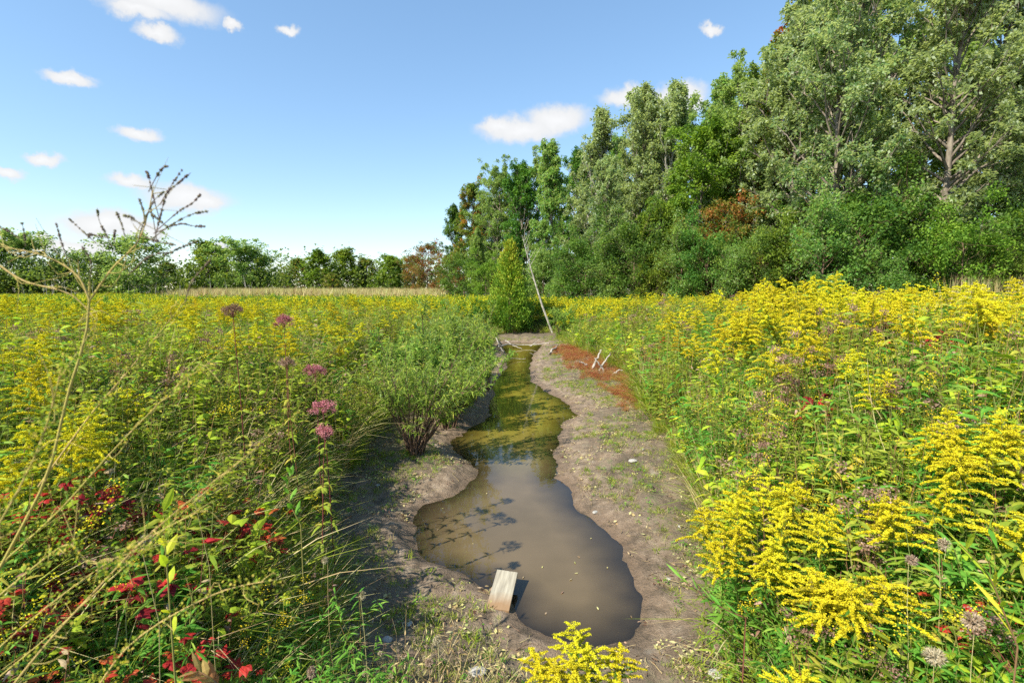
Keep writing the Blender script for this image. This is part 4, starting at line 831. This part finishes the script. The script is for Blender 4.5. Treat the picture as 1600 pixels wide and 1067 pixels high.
# right foreground willow shoot, broad pale leaves left
def shoot(name, pts, Y, L, W, n_, matn, lab, stemm='stem', dirs=None, seed=1):
    P_ = densify(px_path(pts, Y), 14); z = gz(P_[0][0], P_[0][1]); b = np.array([P_[0][0], P_[0][1], z]); full = np.concatenate([[b], P_])-b
    S = Geo(); tube(S, full, np.linspace(.004,.0015,15), 5, tint=.6); r_ = np.random.default_rng(seed); t_ = np.linspace(.05,1,n_); q = np.stack([np.interp(t_, np.linspace(0,1,14), (P_-b)[:,k]) for k in range(3)], -1)
    ax = nrm(P_[-1]-P_[0]); sd = nrm(np.cross(ax, [0,0,1.])); D = ax*.8+sd*np.where(np.arange(n_) % 2, 1, -1)[:,None]*.7+r_.normal(0,.2,(n_,3))+[0,0,.35]
    F = Geo(); leaves(F, q, D, L*r_.uniform(.75,1.15,n_), W, tint=r_.uniform(.3,.9,n_), droop=.15, seg=2, r=r_)
    e = empty(name, b); tag(e, lab, 'plant'); link('stem', to_mesh('stem', S, [stemm], True), e); link('foliage', to_mesh('foliage', F, [matn]), e)
shoot('willow_shoot', [(1165,965),(1130,950),(1100,930),(1066,905)], 2.5, .11, .018, 16, 'lush', 'willow shoot with long green leaves reaching over the dark bank at lower right', 'redstem')
shoot('milkweed', [(270,1010),(262,900),(258,850),(255,800)], 1.9, .10, .034, 9, 'lime', 'leafy shoot with broad pale green leaves in the lower left weeds', seed=4)
shoot('milkweed', [(470,820),(455,790),(450,760),(455,740)], 3.1, .11, .034, 9, 'lush', 'leafy green shoot with broad leaves at the left bank edge', seed=5)
shoot('dogbane', [(1590,1010),(1570,960),(1545,900),(1500,850)], 2.0, .16, .022, 12, 'lime', 'yellowing long-leaved shoot near the lower right corner', 'redstem', seed=6)
shoot('leafy_seedling', [(345,1075),(330,1060),(310,1048)], 1.5, .08, .025, 9, 'rust', 'orange-leaved seedling at the bottom edge left of centre', 'redstem', seed=7)

# dry seed heads, thistle fluffs, teasels
def seedhead(u, v, Y, s, lab, long=1.0, matn='fluff', name='dry_seed_head'):
    q = at(u, v, Y); z = gz(q[0], Y); r_ = np.random.default_rng(int(u)); h = q[2]-z; b = np.array([q[0]+.03, Y, z]); e = empty(name, b)
    tag(e, lab, 'seed head', 'dry seed heads'); S = Geo(); tube(S, curve((0,0,0), nrm(q-b), np.linalg.norm(q-b), 5, (0,0,0), .012, r_), [.0022,.002,.0018,.0016,.0014], 4, tint=.4); H_ = Geo()
    k = 160; a = nrm(r_.normal(0,1,(k,3))); leaves(H_, q-b+a*[s*.45,s*.45,s*.45*long], a, s*.5, s*.14, droop=0, r=r_); specks(H_, q-b+a*r_.uniform(.3,1.2,(k,1))*[s*.6,s*.6,s*.6*long], s*.3, r=r_)
    link('stem', to_mesh('stem', S, ['straw'], True), e); link('flower_head', to_mesh('flower_head', H_, [matn]), e)
for a_ in [(508,875,2.9,.024,'dry tan seed head on a long bare stalk over the lower left bank',1.2),(567,930,2.6,.020,'upright oval brown seed head at the lower left bank edge',1.9),(487,1050,2.0,.024,'round cream seed head at the bottom edge left of the pool',1.5),
           (682,1000,2.2,.022,'yellow-tan seed head above another one, below the pale board',1.1),(671,1035,2.1,.022,'lower yellow-tan seed head below the pale board',1.1),(228,845,1.7,.028,'fuzzy tan seed head in the lower left weeds',1.0),
           (313,778,2.2,.020,'pale tan tuft among the left bank weeds',1.4),(1475,850,2.5,.035,'wispy white-brown seed fluff in the right foreground weeds',1.2),(1425,875,2.5,.035,'wispy pale fluff left of the larger fluff in the right foreground',.8),
           (1520,970,2.1,.05,'large ragged pale fluff near the lower right corner',.8),(1460,1025,2.0,.05,'ragged pale fluff at the bottom right edge',.7),(1120,1010,2.9,.02,'small pale fluff on the dark lower right bank',1.0)]: seedhead(*a_[:5], long=a_[5])
# dry little umbels by the near shore
Sm = Geo(); Hm = Geo(); r_ = np.random.default_rng(5)
for i in range(7):
    d = nrm(np.array([r_.normal(0,.35), r_.normal(0,.35), 1])); P_ = curve((0,0,0), d, r_.uniform(.25,.45), 5, (0,0,0), .03, r_); tube(Sm, P_, [.002,.0017,.0014,.001,.0008], 3, tint=r_.random()); leaves(Sm, P_[1:4], r_.normal(0,1,(3,3)), .05, .01, r=r_)
    if i % 2: specks(Hm, P_[-1]+r_.normal(0,.007,(50,3)), .007, r=r_)
sm_ = to_mesh('stem', Sm, ['straw']); hm_ = to_mesh('flower_head', Hm, ['fluff'])
for i, (u, v) in enumerate([(770,1010),(720,1000),(660,1030),(740,1040),(790,1035),(640,1060),(700,1060),(610,1075),(820,1050),(580,1075),(760,975),(1080,1075),(680,1040),(630,1020),(725,1050),(600,1040),(770,1050),(850,1065),(665,990),(700,965)]):
    q = at(u, v, z=.45); z = gz(q[0], q[1]); e = empty('dry_weed', (q[0], q[1], z), i*1.3); s = .8+.4*random.random(); e.scale = (s,s,s); link('stem', sm_, e); link('flower_head', hm_, e)
    tag(e, 'straggly dry weed with tiny white tufts on the near shore below the board', 'weed', 'dry weeds on the near shore')

# lush rosettes at the bottom left of the pool
for i, (u, v, Y, lab) in enumerate([(545,1000,2.4,'leafy green plant with narrow leaves at the bottom, left of the dry weeds'),(620,1010,2.3,'narrow-leaved green plant beside the dry weeds at the bottom'),(590,1050,2.1,'lush green plant at the bottom edge below the dark bank'),(500,985,2.5,'bushy green plant at the foot of the left weeds'),(560,905,3.0,'small green tuft on the dark left bank'),(625,1045,2.15,'low bright green plant right at the bottom edge near the dry weeds'),(525,1035,2.2,'green bushy plant below the dark left bank, left of the oval seed head'),(475,1010,2.4,'green plant among small yellow flower clusters at lower left'),(575,975,2.6,'bright green sprouting plant under the upright oval seed head')]):
    q = at(u, v, Y); z = gz(q[0], Y); H = max(.15, q[2]-z); S, F = leafy(400+i, H, 110, .075, .011, 4, 2, .55); e = empty('leafy_plant', (q[0], Y, z)); tag(e, lab, 'plant', 'leafy plants by the near shore'); link('stem', to_mesh('stem', S, ['stem'], True), e); link('foliage', to_mesh('foliage', F, ['lush']), e)

# ------------------------------------------------------------------ board, stones, branches
def stonemesh(seed, c):
    import bmesh
    bm = bmesh.new(); bmesh.ops.create_icosphere(bm, subdivisions=3, radius=1); r_ = random.Random(seed); ax = [Vector((r_.gauss(0,1),r_.gauss(0,1),r_.gauss(0,1))).normalized() for _ in range(9)]; of = [r_.uniform(.6,.95) for _ in ax]
    for v in bm.verts:
        for a, o_ in zip(ax, of):
            d = v.co.dot(a)
            if d > o_: v.co -= a*(d-o_)*.85
        v.co.z *= .5
    me = bpy.data.meshes.new('stone'); bm.to_mesh(me); bm.free(); me.materials.append(c)
    for p_ in me.polygons: p_.use_smooth = True
    return me
stm = barkmat('pale_stone', (.28,.265,.24), (.46,.44,.41), 6)
st_ = [stonemesh(i, stm) for i in range(3)]
for i, (u, v, w, lab) in enumerate([(989,722,.075,'largest white stone on the right mud flat'),(930,800,.045,'small round white stone at the right waterline'),(1118,1054,.06,'grey-white oval stone on the dark lower right bank'),(746,1052,.07,'rough pale grey stone at the bottom edge below the board'),
        (1005,703,.03,'tiny pale stone just above the largest white one'),(590,760,.035,'small white stone on the left bank beyond the dark soil'),(905,705,.02,'tiny pebble beside the narrow of the right waterline'),(1062,822,.03,'pale pebble on the right flat below the weeds'),
        (606,1000,.05,'whitish stone among the dry weeds at bottom left of the pool'),(945,690,.022,'pebble in the middle of the right mud flat'),(640,975,.035,'small pale stone on the near left shore'),(1045,905,.03,'pebble at the edge of the shade on the lower right bank')]):
    q = at(u, v, z=.15); 
    for _ in range(4): q = at(u, v, z=gz(q[0], q[1]))
    o = link('stone', st_[i % 3]); o.location = (q[0], q[1], gz(q[0], q[1])+w*.12); o.scale = (w, w*.8, w*.75); o.rotation_euler = (0,0,i*1.1); tag(o, lab, 'stone', 'stones on the banks')
# board: a worn pale plank end lying on the shore with its tip over the water
bm_, t = mat('weathered_board'); n = t.nodes.new; l = t.links.new; out = n('ShaderNodeOutputMaterial'); p = n('ShaderNodeBsdfPrincipled'); l(p.outputs[0], out.inputs[0]); geo = n('ShaderNodeTexCoord')
mp = n('ShaderNodeMapping'); mp.inputs['Scale'].default_value = (30,3,10); l(geo.outputs['Object'], mp.inputs[0]); z1 = n('ShaderNodeTexNoise'); z1.inputs['Scale'].default_value = 1.5; z1.inputs['Detail'].default_value = 6; l(mp.outputs[0], z1.inputs[0])
rp = ramp(t, [(.3,(.24,.21,.16)),(.55,(.36,.325,.25)),(.75,(.46,.42,.33))]); l(z1.outputs[0], rp.inputs[0]); z2 = n('ShaderNodeTexNoise'); z2.inputs['Scale'].default_value = 9; l(geo.outputs['Object'], z2.inputs[0])
sx_ = n('ShaderNodeSeparateXYZ'); l(geo.outputs['Object'], sx_.inputs[0]); ad_ = n('ShaderNodeMath'); ad_.operation = 'MULTIPLY_ADD'; l(z2.outputs[0], ad_.inputs[0]); ad_.inputs[1].default_value = -.12; l(sx_.outputs[1], ad_.inputs[2])
c = mixc(mrg(ad_.outputs[0], -.10, -.24, 0, .9), rp.outputs[0], (.26,.15,.07)); l(c, p.inputs['Base Color']); p.inputs['Roughness'].default_value = .8
bp = n('ShaderNodeBump'); bp.inputs['Strength'].default_value = .4; bp.inputs['Distance'].default_value = .005; l(z1.outputs[0], bp.inputs['Height']); l(bp.outputs[0], p.inputs['Normal'])
import bmesh
bm = bmesh.new(); bmesh.ops.create_cube(bm, size=1)
A = at(790,900,z=.06); Bp = at(784,945,z=.10); 
for v in bm.verts: v.co.x *= .205; v.co.y *= .5; v.co.z *= .04
bmesh.ops.subdivide_edges(bm, edges=bm.edges[:], cuts=4, use_grid_fill=True)
for v in bm.verts: v.co += Vector((random.gauss(0,.0012), random.gauss(0,.0012), random.gauss(0,.0008)))
bmesh.ops.bevel(bm, geom=[e_ for e_ in bm.edges if e_.calc_face_angle(0) > 1], offset=.003, segments=1)
me = bpy.data.meshes.new('board'); bm.to_mesh(me); bm.free(); me.materials.append(bm_)
o = link('board', me); q = at(787,924,z=.09); o.location = (q[0]-.01, q[1]+.02, .085); o.rotation_euler = (R(9), R(4), R(-9)); tag(o, 'worn pale board lying half in the water at the near end of the pool', 'board')

def stick(name, P, r0, matn, lab, cat='branch', group=None, sub=()):
    P = np.array(P); b = P[0].copy(); S = Geo(); P_ = densify(P-b, 10); r_ = np.random.default_rng(len(lab)); P_ += r_.normal(0, r0*.5, P_.shape); tube(S, P_, np.linspace(r0, r0*.35, 10), 6)
    for s_ in sub: tube(S, densify(np.array(s_)-b, 6), np.linspace(r0*.6, r0*.2, 6), 5)
    e = link(name, to_mesh(name, S, [matn], True)); e.location = b; tag(e, lab, cat, group)
def gp_(u, v, dz=.03):
    q = at(u, v, z=.1)
    for _ in range(4): q = at(u, v, z=gz(q[0], q[1])+dz)
    return q
br = 'fallen branches across the stream'
stick('fallen_branch', [at(778,541,z=.2), at(800,539,z=.16), at(830,538,z=.15), at(858,537,z=.3)], .045, 'driftwood', 'bleached fallen branch lying across the far end of the pool', group=br)
stick('fallen_branch', [at(790,533,z=.3), at(805,541,z=.12), at(815,545,z=.05)], .03, 'driftwood', 'short grey branch dipping into the far end of the pool', group=br)
stick('fallen_branch', [at(828,541,z=.15), at(840,533,z=.4), at(850,526,z=.7)], .025, 'driftwood', 'thin arched branch above the far end of the pool', group=br)
stick('fallen_branch', [at(775,528,z=.3), at(781,543,z=.2), at(788,550,z=.1)], .04, 'driftwood', 'branch end leaning on the left bank by the cedar', group=br)
stick('fallen_branch', [at(783,561,z=.25), at(800,560,z=.1), at(822,561,z=.05)], .02, 'driftwood', 'slender stick floating at the left of the narrow', group=br)
stick('fallen_branch', [gp_(858,552,.08), gp_(866,545,.15), gp_(872,540,.1)], .06, 'driftwood', 'dark stub of branch by the rust-red plants', group=br)
lr = 'logs on the right flat'
for i, (a, b, rr0, lab) in enumerate([((925,575),(940,545),.05,'grey weathered stump root standing in the weeds beyond the rust-red plants'),((935,580),(955,552),.045,'second grey root leaning right beside the stump'),((945,582),(930,560),.04,'crossing grey root at the stump'),((918,572),(905,566),.05,'short dark log left of the grey stump'),((955,585),(972,578),.04,'dark root at the right of the grey stump')]):
    q0 = gp_(*a); q1 = gp_(*a)+(at(*b, Y=gp_(*a)[1])-gp_(*a))*1.0; stick('driftwood_root', [q0-[0,0,.05], (q0+q1)/2+[.02,0,.02], q1], rr0, 'driftwood', lab, 'driftwood', lr)
for i in range(60):       # twigs strewn on the mud
    while True:
        u = random.uniform(560, 1130); v = random.uniform(620, 1060); q = gp_(u, v, .006); dw_, dv_ = fields(np.array([q[:2]]))
        if dw_[0] > .1 and dv_[0] < .1: break
    a = random.uniform(0, 3.14); L_ = random.uniform(.08, .35); pts = []
    for t_ in (0, .5, 1): x_ = q[0]+math.cos(a)*L_*t_+random.gauss(0,.012); y_ = q[1]+math.sin(a)*L_*t_+random.gauss(0,.012); pts.append((x_, y_, gz(x_, y_)+.006))
    side = 'left bank mud' if q[0] < .2 else 'right bank mud'
    stick('twig', pts, random.uniform(.002,.004), 'straw' if random.random() < .6 else 'brownbark', 'thin dry twig lying on the '+side, 'twig', 'twigs on the '+side)
stick('dry_stalk', [gp_(1165,1010,.1), at(1120,975,Y=2.9), gp_(1085,955,.01)], .0025, 'straw', 'long pale dry stalk slanting down over the dark lower right bank', 'stalk')
stick('dry_stalk', [at(1400,745,Y=3.9), at(1365,650,Y=4.4), at(1355,560,Y=4.8)], .003, 'straw', 'long thin bleached stalk standing upright in the middle of the right-hand weeds', 'stalk')
r = np.random.default_rng(91); nlf = 0
while nlf < 22:            # leaves afloat
    q = at(r.uniform(660, 990), r.uniform(640, 985), z=.006); d_ = fields(np.array([q[:2]]))[0][0]
    if not -.9 < d_ < -.05: continue
    F = Geo(); a = r.uniform(0, 6.28); leaves(F, np.zeros((1,3)), np.array([[math.cos(a), math.sin(a), .04]]), r.uniform(.025,.05), .016, droop=0, seg=2, r=r, tint=np.array([r.uniform(.4,1)])); o = link('floating_leaf', to_mesh('floating_leaf', F, ['brownleaf' if nlf % 2 else 'straw'])); o.location = q
    tag(o, 'tiny dry leaf afloat on the muddy pool', 'leaf', 'dry leaves afloat on the pool'); nlf += 1
print('objects', len(bpy.data.objects))
